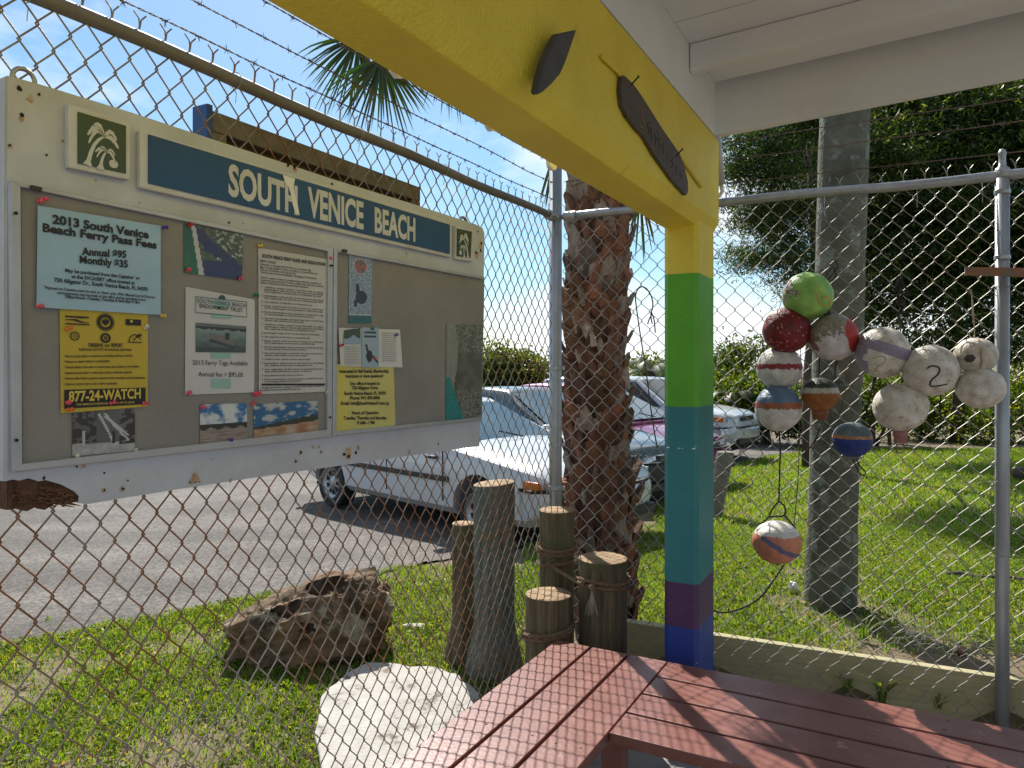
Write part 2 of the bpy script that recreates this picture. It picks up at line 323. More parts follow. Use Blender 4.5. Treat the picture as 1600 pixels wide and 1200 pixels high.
b.add(vs_, [(j*(NU+1)+i, j*(NU+1)+i+1, (j+1)*(NU+1)+i+1, (j+1)*(NU+1)+i) for j in range(NVV) for i in range(NU)])
struct(b.build('parking_lot', M['asph'], sm=True, org=(0, 0, 0)))
def in_parking(x, y):                                                   # true on the asphalt side
    for i in range(len(near)-1):
        if near[i].x <= x <= near[i+1].x:
            t = (x-near[i].x)/(near[i+1].x-near[i].x); yn = near[i].y+t*(near[i+1].y-near[i].y)
            if y < yn+.08: return False
            if i >= len(near)-4:
                return y < yn+2.3
            return True
    return x < near[0].x
# concrete floor under the shelter; unseen stretch behind the camera added for bounce light
fl = [CF+NL*.09+NR*.05, CF+UR*6+NR*.05, CF+UR*6+NR*9, CF+NR*9-UL*9+NL*.09, CF-UL*9+NL*.09]
fl = [CF+NL*.05+NR*.05, CF+UR*6+NR*.05, CF+UR*6+NR*9, CF-UL*9+NL*.05]
b = MB(); b.prism([p+UP*.03 for p in reversed(fl)], UP*-.12)
struct(b.build('concrete_floor', M['concrete'], org=fl[0]))
# white slab beyond the long fence
sl = [G(572, 1046), G(640, 1050), G(700, 1062), G(722, 1074), Vector(LF(760, 1150, -.04)), Vector(LF(520, 1190, -.02)), G(500, 1110), G(530, 1075)]
sl = [Vector((p.x, p.y, 0)) for p in sl]
ctr = sum(sl, Vector())/len(sl); sl0 = sl; sl = []
for i in range(len(sl0)):
    for j in range(8):
        p = sl0[i].lerp(sl0[(i+1) % len(sl0)], j/8); sl.append(p+(p-ctr).normalized()*(.035*noise.noise(p*5)+.008*noise.noise(p*21)+(.03*math.sin(math.pi*j/8))))
b = MB(); b.prism([p+UP*.035 for p in reversed(sl)], UP*-.06)
o = b.build('concrete_slab', M['slab'], org=ctr, bev=.01); tag(o, 'bright white sunlit concrete slab set in the grass beside the pitted rock', 'slab')

# ---------------------------------------------------------------- fences
RAILZ = 2.327
def sag(s, z, k): return .012*noise.noise((s*1.7+k, z*1.9, k)), .010*noise.noise((s*1.3, z*1.4+k, 5+k))
def fence_mesh(dirv, nrm, s0, s1, z0, w, h, r, m, parent, k, zt):
    r = r*(1.25 if k == 1 else 1.08)
    nz = int(round((zt-z0)/h)); b = MB(); n = int((s1-s0)/(w/2))
    for i in range(n):
        xl = s0+i*w/2; xr = xl+w/2; pts = []; e = .0035
        for j in range(2*nz+1):
            z = zt-j*h/2; left = (i+j) % 2 == 0; x = xl if left else xr; sg = 1 if left else -1
            dx, dz = sag(x, z, k)
            p0 = CF+dirv*(x+dx-sg*e)+UP*(z+dz)
            dd = .0065; off = r*1.05
            pts.append(p0+UP*dd+dirv*(sg*e*1.6)+nrm*off*sg); pts.append(p0+nrm*0); pts.append(p0-UP*dd+dirv*(sg*e*1.6)-nrm*off*sg)
        b.tube(pts, r, 5, cap=False)
        if i % 2 == 0:                                                  # twisted tips above the rail
            dx, dz = sag(xl, zt, k); q = CF+dirv*(xl+dx)+UP*(zt+dz)-nrm*.012
            tl = .050+.012*random.random(); b.tube([q, q+UP*tl*.7+dirv*.002, q+UP*tl], r*1.2, 5)
            for sg in (-1, 1): b.tube([q+UP*tl*.8, q+UP*(tl+.008)+dirv*sg*.005+nrm*.003*sg, q+UP*(tl+.022)+dirv*sg*.016], r*.9, 4)
    return stuff(b.build('wire_mesh', m, parent))
def barb_strand(dirv, nrm, s0, s1, zf, parent, sp=.125):
    b = MB(); n = int((s1-s0)/.03); ph = random.random()*9
    for q in (0, math.pi):
        pts = []
        for i in range(n*2):
            s_ = s0+(s1-s0)*i/(n*2-1); a = s_*110+q+ph; wob = .006*noise.noise((s_*3, ph, zf(0)))
            pts.append(CF+dirv*s_+UP*(zf(s_)+wob+.0016*math.sin(a))+nrm*.0016*math.cos(a))
        b.tube(pts, .0013, 4, cap=False)
    s_ = s0+.05
    while s_ < s1:
        c = CF+dirv*s_+UP*zf(s_)
        b.tube([c+dirv*.006*math.sin(t_*1.9)*0+dirv*(t_-3)*.0025+(UP*math.cos(t_*2.1)+nrm*math.sin(t_*2.1))*.0034 for t_ in range(7)], .0013, 4)
        for _ in range(4):
            v = (UP*random.uniform(-1, 1)+nrm*random.uniform(-.6, .6)+dirv*random.uniform(-.4, .4)).normalized(); b.tube([c, c+v*.015], [.0013, .0004], 4)
        s_ += sp*random.uniform(.85, 1.15)
    return b.build('barbed_wire', M['barb'], parent)
def rail(dirv, s0, s1, z, parent, r=.021, nm='top_rail', m=None):
    b = MB(); n = 24; b.tube([CF+dirv*(s0+(s1-s0)*i/n)+UP*(z+.004*math.sin(i*1.3)) for i in range(n+1)], r, 14); return b.build(nm, m or M['galv'], parent, sm=True)
fl_ = thing('chain_link_fence', 'rusty chain-link fence with barbed wire above it behind the notice board', 'fence', CF)
rail(-UL, 0, 5, RAILZ, fl_, .0175, m=mat('brown_grey_rail', (.19, .175, .17), (.13, .125, .125), 5, .6, .3, .1))
fence_mesh(-UL, NL, .052, 5, .10, .0700, .0885, .0017, M['wire_r'], fl_, 1, RAILZ-.012)
for k, dz in enumerate((.085, .170, .270)): barb_strand(-UL, NL, 0, 5, lambda s_, dz=dz: RAILZ+dz*(1-.0*s_)-.012*math.sin(math.pi*min(1, s_/4)), fl_, .10)
b = MB(); b.tube([CF+UP*0, CF+UP*2.59], .0325, 24); b.build('corner_post', M['post'], fl_, sm=True)
b = MB(); b.lathe([(.0335, 0), (.036, .005), (.037, .02), (.035, .045), (.022, .06), (.0, .066)], 20, CF+UP*2.58); b.build('post_cap', M['galv'], fl_, sm=True)
for z in (RAILZ, 1.56, 1.17, .95):
    b = MB(); b.lathe([(.0335, -.011), (.036, -.009), (.036, .009), (.0335, .011)], 20, CF+UP*z); b.box(CF+NL*.04+UP*z, (.025, .006, .02), NL, UL); b.build('tension_band', M['galv'], fl_, sm=False)
b = MB(); b.lathe([(.022, 0), (.026, .002), (.026, .05), (.022, .052)], 14, CF-UL*.09+UP*RAILZ, ax=UL); b.build('rail_cup', M['galv'], fl_)
for s_ in (1.02, 1.52, 2.02, 2.55, 3.1):                                 # wire ties round the rail
    b = MB(); q = CF-UL*s_+UP*RAILZ; b.tube([q+(UP*math.cos(a)+NL*math.sin(a))*.023 for a in [i*.6 for i in range(9)]]+[q-UP*.035+NL*.004, q-UP*.06], .0013, 4); b.build('wire_tie', M['galv'], fl_)
fr_ = thing('chain_link_fence', 'bright zinc chain-link fence hung with fishing floats in front of the lawn', 'fence', CF+UR*.04)
rail(UR, .045, 4.5, RAILZ, fr_, .0205)
fence_mesh(UR, NR, .045, 4.5, .13, .0800, .0880, .0017, M['wire_g'], fr_, 7, RAILZ-.012)
for k, dz in enumerate((.085, .185, .262)): barb_strand(UR, NR, .045, 4.5, lambda s_, dz=dz: RAILZ+dz*(1+.10*s_)-.01, fr_, .16)
ps = None
q = RF(1566, 600); ps = (q-CF).dot(UR)
b = MB(); pc = CF+UR*ps; b.tube([pc+UP*0, pc+UP*(RAILZ+.03)], .0255, 20); b.build('line_post', M['post'], fr_, sm=True)
b = MB(); b.lathe([(.027, 0), (.029, .01), (.027, .035), (.014, .05), (.012, .085), (.016, .10), (.010, .115), (.0, .12)], 14, pc+UP*(RAILZ-.01)); b.build('loop_cap', M['galv'], fr_, sm=True)
for z in (RAILZ-.065, 2.0): b = MB(); b.lathe([(.0265, -.009), (.029, -.007), (.029, .007), (.0265, .009)], 18, pc+UP*z); b.build('post_band', M['galv'], fr_)
for z in (1.88, 1.62, 1.1, .8): b = MB(); b.tube([pc+UP*(z+.006*math.sin(a))+(UR*math.cos(a)+NR*math.sin(a))*.0275 for a in [i*.5 for i in range(13)]]+[pc+UP*z-UR*.05], .0014, 4); b.build('wire_tie', M['galv'], fr_)
b = MB(); b.lathe([(.022, 0), (.027, .002), (.027, .06), (.022, .062)], 14, CF+UR*.05+UP*RAILZ, ax=UR); b.build('rail_cup', M['galv'], fr_)
for px in (1288, 1433, 1535):
    q = RF(px, 300); s_ = (q-CF).dot(UR); q = CF+UR*s_+UP*RAILZ; b = MB(); b.tube([q+(UP*math.cos(a)+NR*math.sin(a))*.023 for a in [i*.6 for i in range(9)]]+[q-UP*.05+NR*.004, q-UP*.10], .0013, 4); b.build('wire_tie', M['galv'], fr_)
# timber edging behind the bright fence
b = MB(); A = RF(1113, 982, -.07); B = RF(1603, 1078, -.07); dv = (B-A); dv.z = 0; L = dv.length; dv.normalize()
zt = .30
c0 = Vector((A.x, A.y, 0))-dv*.42; c1 = Vector((B.x, B.y, 0))+dv*1.6; mid = (c0+c1)/2
o = MB().box(mid+UP*(zt-.14)-NR*.0, ((c1-c0).length, .045, .28), dv, NR).build('edging_timber', M['timber'], org=mid, bev=.004)
tag(o, 'pale green treated timber laid on edge behind the bottom of the bright fence', 'timber')
c0b = Vector((RF(985, 962, -.12).x, RF(985, 962, -.12).y, .14)); o = MB().box(c0b, (.35, .09, .28), dv, NR).build('short_timber', M['timber'], org=c0b, bev=.006)
tag(o, 'short stub of pale timber on the ground between the palm trunk and the painted column', 'timber')

# ---------------------------------------------------------------- shelter: painted column, beam, roof
BU = UL; BN = Vector((.878, -.478, 0)).normalized()
F1 = Vector((.7225, 2.90, 0)); w_ = .128; dp = .274; ch = .018
def post_section(z):  # octagon-ish, F1 = near corner between front and side
    a0 = F1-BN*w_; pts = [a0+BU*ch-BN*.0, a0+BN*ch, F1-BN*ch*.3, F1+BU*ch+BN*.012, F1+BU*(dp-ch)+BN*.012, F1+BU*dp, a0+BU*dp+BN*ch, a0+BU*(dp-ch)]
    return [p+UP*z for p in pts]
col = thing('shelter_frame', 'stucco column striped lime, teal, plum and blue carrying a yellow beam', 'column', F1)
def zpx(py, d=2.9): return H+(Y0-py)/F*d
zb = zpx(353, 2.93)
bands = [('blue_band', 0, zpx(984), 'royal'), ('plum_band', zpx(984), zpx(914), 'purple'), ('teal_band', zpx(914), zpx(636), 'teal'), ('green_band', zpx(636), zpx(426), 'lgreen'), ('yellow_band', zpx(426), zb+.02, 'yellow')]
for nm, z0, z1, mk in bands:
    b = MB(); s0 = post_section(z0); b.prism(s0, UP*(z1-z0)); b.build(nm, M[mk], col)
for px, py, w1 in ((1044, 699, 3), (1061, 700.5, 2), (1066, 700.5, 1.5), (1084, 701, 3), (1087, 698, 1.5), (1089, 1036, 1.5)):
    q = on_plane(px, py, F1, -BU, .0012); b = MB(); k_ = w1/F*q.y; b.poly([q+BN*k_*math.cos(a)+UP*k_*.35*math.sin(a)*random.uniform(.6, 1.5) for a in [i*.7 for i in range(9)]]); b.build('paint_chip', M['roofw'], col)
bh = .40; back = 4.6
b = MB(); a0 = F1-BN*(w_+.004)
sec = [a0+UP*zb, F1+BN*.008+UP*zb, F1+BN*.07+UP*(zb+.045), F1+BN*.075+UP*(zb+bh), a0-BN*.01+UP*(zb+bh), a0-BN*.01+UP*(zb+.01)]
sec = [F1-BN*(w_+.002)+UP*zb, F1+UP*zb, F1+BN*.03+UP*(zb+.05), F1+BN*.03+UP*(zb+bh), F1-BN*(w_+.002)+UP*(zb+bh)]
sec = [p+BU*(dp+.004) for p in sec]; b.prism(list(reversed(sec)), -BU*(back)); b.build('yellow_beam', M['yellow'], col, bev=.004)
def BP(px, py, off=0): return on_plane(px, py, F1+BN*.03, BN, off)
# conduit painted yellow along the beam
b = MB(); b.tube([BP(940, 88, .008), BP(965, 112, .008), BP(1060, 240, .008), BP(1096, 292, .008)], .006, 8); b.build('beam_conduit', M['yellow'], col, sm=True)
# torn white brackets under the beam
for (px, py) in ((628, 116), (772, 200), (866, 262)):
    c = on_plane(px, py, F1-BN*(w_+.02), BN); b = MB()
    pts = [c+BU*random.uniform(-.035, .035)+UP*random.uniform(-.015, .03) for _ in range(5)]
    b.prism([c-BU*.035+UP*.03, c-BU*.026-UP*.002, c-BU*.01-UP*.010, c+BU*.012-UP*.003, c+BU*.035+UP*.03], -BN*.012); b.build('bracket_remnant', M['roofw'], col)
# roof: white fascia board, purlin and ceiling boards
rf = thing('porch_roof', 'white painted timber roof with deep fascia board over the seating corner', 'roof', F1+UP*2.5)
e0 = P(1098, 215, 3.14); e1 = P(1600, 117, 2.60); ed = e1-e0; edh = ed.normalized(); eh = Vector((ed.x, ed.y, 0)).normalized(); en = Vector((eh.y, -eh.x, 0))*1.0
if en.y > 0: en = -en
e0x = e0-edh*.07; e1x = e0+edh*6
b = MB(); fh = .235
b.prism([e0x, e1x, e1x+UP*fh, e0x+UP*fh], -en*.045); b.build('fascia_board', M['roofw'], rf, bev=.003)
for k, (off, hh, th) in enumerate([(.0, .012, .02)]):
    pass
ct = fh+.0
# ceiling boards run along the fascia direction, towards and over the camera
nb = 16; bw = .20
for i in range(nb):
    off = .05+i*bw; st = -.25 if i < 1 else -.02
    pa = e0+en*off+UP*(ct-.03)+edh*(-.02-off*.0); 
    # start the board on the beam line
    t = ((F1+BN*.032)-pa).dot(BN)/edh.dot(BN) if abs(edh.dot(BN)) > 1e-3 else 0
    pa2 = pa+edh*t; pb = e1x+en*off+UP*(ct-.03)
    b = MB(); b.prism([pa2, pb, pb+en*(bw-.006), pa2+en*(bw-.006)+edh*((F1+BN*.032-(pa2+en*(bw-.006))).dot(BN)/edh.dot(BN))], UP*.022); b.build('ceiling_board', M['roofw'], rf)
for off in (.42, 1.25, 2.1):
    pa = e0+en*off+UP*(ct-.13); t = ((F1+BN*.034)-pa).dot(BN)/edh.dot(BN); pa = pa+edh*t; pb = e1x+en*off+UP*(ct-.13)
    b = MB(); b.prism([pa, pb, pb+UP*.098, pa+UP*.098], en*.04); b.build('rafter', M['roofw'], rf, bev=.002)
t = ((F1+BN*.034)-(e0+UP*.05)).dot(BN)/edh.dot(BN)
b = MB(); p0 = F1+BN*.031-BU*4.2+UP*(zb+bh+.003); b.prism([p0, p0+BU*(4.4), p0+BU*4.4+UP*.30, p0+UP*.30], BN*-.03); b.build('wall_plate', M['roofw'], rf)
# roof sheet above everything
q0 = e0-en*.10+UP*(ct+.02)-edh*.3; b = MB(); b.prism([q0, e1x-en*.10+UP*(ct+.02), e1x+en*3.6+UP*(ct+.02), q0+en*3.6], UP*.05); b.build('roof_sheet', M['roofw'], rf)
# downpipe
b = MB(); pv0, pv1 = P(1119, 218, 3.34), P(1127, 288, 3.34); b.tube([pv0+UP*.03, pv1], .0185, 14); o1 = thing('downpipe', 'short white plastic pipe with a cream elbow hanging beside the yellow column', 'pipe', pv1)
b.build('pipe', M['pvc'], o1, sm=True)
b = MB(); b.tube([pv1-UP*.0, pv1-UP*.02, P(1129, 298, 3.3), P(1125, 305, 3.26), P(1116, 309, 3.2), P(1108, 306, 3.16)], .0085, 10); b.build('pipe_elbow', mat('cream_pipe', (.6, .5, .3), None, rough=.5), o1, sm=True)

# wooden plaque on the beam
def beam_px(pts, off): return [BP(x, y, off) for x, y in pts]
pl = [(972, 117), (977, 119), (990, 132), (1003, 150), (1035, 201), (1062, 240), (1070, 262), (1075, 284), (1075, 300), (1072, 305), (1050, 280), (1022, 240), (1006, 212), (996, 202), (981, 182), (973, 165), (970, 140)]
ptsb = beam_px(pl, .014)
pq = thing('wooden_plaque', 'dark wooden plaque shaped like a board nailed to the side of the yellow beam', 'plaque', BP(1025, 210))
b = MB(); b.prism(list(reversed(ptsb)), -BN*.012); b.build('plaque_board', M['dkwood'], pq)
for (x, y) in ((986, 133), (1056, 244)):
    b = MB(); q = BP(x, y, .024); b.tube([q, q+BN*.022+UP*.020], .0024, 6); b.tube([q+BN*.022+UP*.020, q+BN*.0235+UP*.0212], .006, 8); b.build('nail', M['hole'], pq)

plm = mat('faded_carved_paint', (.40, .25, .14), (.18, .12, .08), 60, .7)
b = MB(); b.tube([BP(x, y, .0155) for x, y in ((1007, 171), (1002, 172), (1001, 180), (1005, 188), (1007, 196), (1004, 201), (1001, 195))], .0016, 5); b.build('carved_letter', plm, pq)
plg = mat('faded_grey_carving', (.11, .115, .12), (.07, .06, .05), 60, .7)
for i_, (x, y, h_) in enumerate(((1013, 190, 20), (1018, 197, 22), (1024, 206, 20), (1030, 214, 20), (1036, 222, 18), (1043, 236, 14), (1050, 247, 14), (1057, 258, 12), (1063, 268, 10))):
    b = MB(); b.tube([BP(x, y, .0155), BP(x+.5, y+h_, .0155)] if i_ % 2 else [BP(x+2, y, .0155), BP(x-1, y+h_*.3, .0155), BP(x+2, y+h_*.6, .0155), BP(x, y+h_, .0155)], .0013, 5); b.build('carved_letter', plg, pq)
# hanging dark fish tail carving
o = MB(); tl = [(872, 52), (902, 46), (884, 98), (876, 116), (862, 132), (850, 143), (843, 147), (840, 142), (842, 130), (850, 100), (860, 74)]
o.prism(list(reversed(beam_px(tl, .04))), -BN*.018); o = o.build('tail_carving', mat('charcoal_wood', (.035, .035, .035), (.06, .06, .06), 12, .6, 0, .4), bev=.004)
tag(o, 'dark grey carved fish tail hanging on the face of the yellow beam', 'carving')

# ---------------------------------------------------------------- bench
ZB = .45; cb = P(870, 1000, (H-ZB)*F/422); uv = UL; vv = Vector((UL.y, -UL.x, 0))
pw = .145; gp = .012
bn = thing('corner_bench', 'pinkish brown painted plank bench built into the fence corner', 'bench', Vector((cb.x, cb.y, 0)))
def plank(s0, s1, t0, t1, nm='plank'):
    b = MB(); q = lambda s_, t_: cb-uv*s_+vv*t_
    b.prism([q(s0, t0), q(s1, t0), q(s1, t1), q(s0, t1)], -UP*.036); return b.build(nm, M['bench'], bn, bev=.003)
for i in range(3): plank(0, 3.2, i*(pw+gp), i*(pw+gp)+pw)
x0 = 3*(pw+gp)-gp+.005
for i in range(4): plank(.0+i*(pw+gp), i*(pw+gp)+pw, x0, x0+2.8)
for i in range(3):
    for s_ in (.035, .75, 1.5):
        for dt in (.035, .11):
            b = MB(); b.lathe([(.0045, -.001), (.0045, .0006), (0, .0008)], 8, cb-uv*(s_+random.uniform(-.008, .008))+vv*(i*(pw+gp)+dt)); b.build('screw_head', M['rust'], bn)
    for t_ in (.04, .9, 1.8):
        for ds in (.035, .11):
            b = MB(); b.lathe([(.0045, -.001), (.0045, .0006), (0, .0008)], 8, cb-uv*(i*(pw+gp)+ds)+vv*(x0+t_+random.uniform(-.008, .008))); b.build('screw_head', M['rust'], bn)
for i, (s_, t_) in enumerate(((.08, .08), (.08, 1.4), (.4, .4), (.4, 1.4), (1.6, .08), (1.6, .4), (.08, 3.0), (.4, 3.0))):
    b = MB(); b.box(cb-uv*s_+vv*t_+UP*(-.036-.19), (.07, .07, .376), uv, vv); b.build('leg', M['bench'], bn)
b = MB(); b.box(cb-uv*.03+vv*1.5+UP*(-.09), (.03, 2.9, .1), uv, vv); b.build('apron', M['bench'], bn)
b = MB(); b.box(cb-uv*1.6+vv*.03+UP*(-.09), (3.0, .03, .1), uv, vv); b.build('apron', M['bench'], bn)

# ---------------------------------------------------------------- pilings and ropes
def twisted(pts, r, closed=False, steps=10, turns=55):
    pts = [Vector(p) for p in pts]; dense = []
    k = len(pts); segs = k if closed else k-1
    for i in range(segs):
        p0, p1, p2, p3 = pts[(i-1) % k] if closed or i > 0 else pts[i], pts[i], pts[(i+1) % k], pts[(i+2) % k] if closed or i+2 < k else pts[(i+1) % k]
        for j in range(steps):
            t = j/steps; dense.append(.5*((2*p1)+(p2-p0)*t+(2*p0-5*p1+4*p2-p3)*t*t+(3*p1-p0-3*p2+p3)*t**3))
    if not closed: dense.append(pts[-1])
    return dense
def rope_mb(b, pts, r, closed=False, steps=10, plain=False, sides=5):
    d = twisted(pts, r, closed, steps)
    if plain: b.tube(d, r, 7, closed=closed); return
    L = 0; frames = []
    for i in range(len(d)):
        t = (d[min(i+1, len(d)-1)]-d[max(i-1, 0)]); t = t.normalized() if t.length > 1e-9 else UP
        a = t.cross(Vector((.3, .2, .93))).normalized(); c = t.cross(a)
        if i: L += (d[i]-d[i-1]).length
        frames.append((d[i], a, c, L))
    for q in range(3):
        b.tube([p+(a*math.cos(l_/(r*2.1)+q*2.094)+c*math.sin(l_/(r*2.1)+q*2.094))*r*.55 for p, a, c, l_ in frames], r*.55, sides, cap=True)
def piling(name, label, c, r, z0, z1, m, lean=(0, 0), group=None, tilt=0, flare=1.0):
    c = Vector((c[0], c[1], 0)); o = thing(name, label, 'piling', c+UP*z0, group); sd_ = random.random()*50
    b = MB(); n = 32; prof = []; vs_ = []; k = 22
    for i in range(k+1):
        z = z0+(z1-z0)*i/k; f = 1+(flare-1)*max(0, 1-(z-z0)/.25)
        for j in range(n):
            a = 2*math.pi*j/n; rr = r*f*(1+.035*noise.noise((math.cos(a)*1.5, math.sin(a)*1.5, z*.8+sd_))+.02*noise.noise((math.cos(a)*7, math.sin(a)*7, z*1.2+sd_)))
            vs_.append(c+Vector((math.cos(a)*rr+lean[0]*(z-z0), math.sin(a)*rr+lean[1]*(z-z0), z+(tilt*math.cos(a) if i == k else 0))))
    b.add(vs_, [(i*n+j, i*n+(j+1) % n, (i+1)*n+(j+1) % n, (i+1)*n+j) for i in range(k) for j in range(n)]); b.build('shaft', m, o, sm=True)
    b = MB(); rim = vs_[-n:]; cc = sum((Vector(p) for p in rim), Vector())/n; ring = [cc+(Vector(p)-cc)*.93+UP*.004 for p in rim]; ring2 = [cc+(Vector(p)-cc)*.5+UP*(.005-.006*random.random()) for p in rim]
    b.add(list(rim)+ring+ring2+[cc+UP*.002], [(j, (j+1) % n, n+(j+1) % n, n+j) for j in range(n)]+[(n+j, n+(j+1) % n, 2*n+(j+1) % n, 2*n+j) for j in range(n)]+[(2*n+j, 2*n+(j+1) % n, 3*n) for j in range(n)])
    b.build('cut_top', M['piletop'], o, sm=True); return o
def ptop(px, py, d): return P(px, py, d)
gp_ = 'roped pilings standing in the fence corner'
pA = P(870, 797, 3.50); pB = P(942, 872, 3.22); pC = P(857, 928, 3.17)
piling('wood_piling', 'tallest of the roped pilings, its dark top under the grey corner post', pA, .083, .03, pA.z, M['pile'], group=gp_)
piling('wood_piling', 'stout roped piling with a frayed tassel on its front', pB, .106, .03, pB.z, M['pile'], group=gp_)
piling('wood_piling', 'shortest roped piling with a sunlit orange top behind the bench corner', pC, .100, .03, pC.z, M['pile'], group=gp_)
pD = P(772, 755, 3.78); pE = P(724, 818, 3.92)
piling('wood_piling', 'tall grey-green piling with a hollow worn top outside the fence', pD, .105, 0, pD.z, M['pilegrey'], tilt=.01, flare=1.5)
piling('wood_piling', 'slim tan piling leaning against the tall grey-green one outside the fence', pE, .060, 0, pE.z, M['pile'], flare=1.8)
def wrap(b, c, r, zf, a0, a1, rr, n=22):
    pts = [Vector((c[0]+math.cos(a)*(r+rr*.9), c[1]+math.sin(a)*(r+rr*.9), zf(a))) for a in [a0+(a1-a0)*i/n for i in range(n+1)]]; rope_mb(b, pts, rr, steps=6)
rp = thing('dock_rope', 'thick brown twisted rope wound round the three corner pilings', 'rope', Vector((pB.x, pB.y, .6)))
zA = H+(Y0-858)/F*3.42; zA2 = H+(Y0-880)/F*3.42
b = MB(); wrap(b, pA, .083, lambda a: zA+.012*math.sin(a), R(-190), R(10), .0085); wrap(b, pA, .083, lambda a: zA-.018+.010*math.sin(a), R(-190), R(10), .0085); wrap(b, pA, .083, lambda a: zA2-.02+.03*(a-R(-190))/3.5, R(-190), R(10), .0085); b.build('rope_loop', M['rope'], rp, sm=True)
zB = H+(Y0-912)/F*3.12
b = MB(); wrap(b, pB, .106, lambda a: zB+.008*math.sin(a*2), R(-200), R(20), .0085); wrap(b, pB, .106, lambda a: zB-.019+.006*math.sin(a*2), R(-200), R(20), .0085); b.build('rope_loop', M['rope'], rp, sm=True)
zC = H+(Y0-995)/F*3.07
b = MB(); wrap(b, pC, .100, lambda a: zC+.055*(a+R(190))/3.49-.02, R(-190), R(10), .0085); wrap(b, pC, .100, lambda a: zC-.016+.055*(a+R(190))/3.49-.02, R(-190), R(10), .0085); b.build('rope_loop', M['rope'], rp, sm=True)
b = MB(); rope_mb(b, [P(853, 880, 3.40), P(875, 893, 3.36), P(900, 908, 3.2), P(912, 911, 3.12)], .0085); b.build('rope_span', M['rope'], rp, sm=True)
b = MB(); kq = P(925, 918, 3.09)
b.lathe([(.002, -.012), (.014, -.008), (.015, .004), (.008, .014), (.001, .016)], 10, kq)
b.build('rope_knot', M['rope'], rp, sm=True)
b = MB()
for i in range(26):
    a = random.uniform(-1, 1); b.tube([kq-UP*.01, kq-UP*.04+vv*a*.008, kq-UP*random.uniform(.085, .12)+vv*a*.032+NR*random.uniform(0, .012)], [.0022, .0016, .0009], 4)
b.build('frayed_tassel', M['ropep'], rp)
for c0_ in (P(843, 856, 3.43), P(845, 877, 3.43), P(818, 995, 3.15), P(903, 872, 3.2)):
    b = MB()
    for i in range(12): v = Vector((random.uniform(-1, .2), random.uniform(-1, .3), random.uniform(-1, .6))).normalized(); b.tube([c0_, c0_+v*.022], [.0018, .0008], 4)
    b.build('frayed_end', M['ropep'], rp)
# ---------------------------------------------------------------- notice board
BL = Vector((-.951, 1.385, 0)); BR = Vector((-.116, 2.786, 0)); BD = (BR-BL).normalized(); BF = Vector((BD.y, -BD.x, 0))
def B_(px, py, off=0): return on_plane(px, py, BL, BF, off)
def bquad(pts, off, th, name, m, parent, bev=0, org=None):
    b = MB(); b.prism([B_(x, y, off) for x, y in reversed(pts)], -BF*th); return b.build(name, m, parent, bev=bev, org=org)
nbd = thing('notice_board', 'large weathered white notice board with a blue name strip hung on the rusty fence', 'notice board', Vector((BL.x, BL.y, 1.26))+BD*.8)
outl = [(12, 118), (60, 131), (200, 174), (400, 240), (520, 280), (640, 317), (742, 350), (754, 356), (757, 365), (755, 500), (749, 697), (640, 712), (500, 732), (400, 746), (300, 761), (200, 777), (135, 788), (122, 786), (124, 776), (117, 768), (96, 757), (72, 750), (60, 752), (45, 747), (30, 751), (20, 749), (9, 752), (10, 500)]
bquad(outl, 0, .005, 'painted_skin', M['bwhite'], nbd)
core = [(12, 118), (754, 355), (749, 697), (135, 788), (95, 789), (70, 797), (55, 792), (40, 799), (30, 795), (9, 797)]
co_ = [(13, 119.5), (400, 241), (753, 356.5), (748, 696), (400, 745), (135, 787.3), (122, 783), (100, 789), (84, 788), (70, 797), (58, 791), (42, 799), (30, 794), (11, 797)]
bquad(co_, -.006, .030, 'plywood_core', M['rotwood'], nbd)
b = MB(); b.prism([B_(x, y, -.004) for x, y in reversed([(7, 120), (11.5, 118), (9.3, 752), (5, 752)])], -BF*.036); b.build('edge_strip', M['bwhite'], nbd)
# rough splinters in the rotten corner
b = MB()
for i in range(60):
    x = random.uniform(12, 118); y = 758+random.random()*34
    if y > 762+.0*(x) and y < 796-(x*.05) and y > 748+max(0, (x-60)*.45):
        q = B_(x, y, -.004); v = (BD*random.uniform(.5, 1)+UP*random.uniform(-.35, .05)); b.tube([q, q+v*random.uniform(.012, .03)+BF*.002], [.003, .0008], 4)
b.build('splinters', mat('splintered_wood', (.16, .075, .03), (.05, .025, .015), 30, .9), nbd)
# cork panels and aluminium trims
bquad([(33, 291), (516, 394), (515, 672), (36, 727)], .006, .006, 'tack_panel', M['cork'], nbd)
bquad([(526, 391), (757, 434), (753, 656), (524, 677)], .006, .006, 'tack_panel', M['cork'], nbd)
tr = [[(17, 282), (33, 286), (36, 733), (20, 738)], [(17, 282), (520, 387), (520, 394.5), (29, 291.5)], [(20, 738), (30, 725), (515, 671), (518, 683)], [(513, 386), (521, 387.5), (519, 683), (512, 684)],
      [(522, 388), (528, 389), (526, 681), (520, 682)], [(528, 389), (757, 432), (757, 437), (528, 394)], [(526, 681), (526, 674), (752, 652), (752, 657)]]
for i, q in enumerate(tr): bquad(q, .0145+.0006*i, .014, 'aluminium_trim', M['alu'], nbd, bev=.002)
bquad([(50, 289), (66, 292.5), (66, 299), (50, 295.5)], .022, .006, 'black_clip', M['trim'], nbd)
bquad([(537, 389), (543, 390.2), (543, 395), (537, 394)], .024, .006, 'black_clip', M['trim'], nbd)
for (x, y) in ((25, 333), (26, 688), (517, 415), (519, 415), (516, 652)):
    b = MB(); b.lathe([(.0035, 0), (.003, .002), (0, .0022)], 8, B_(x, y, .019), ax=BF); b.build('screw', M['hole'], nbd)
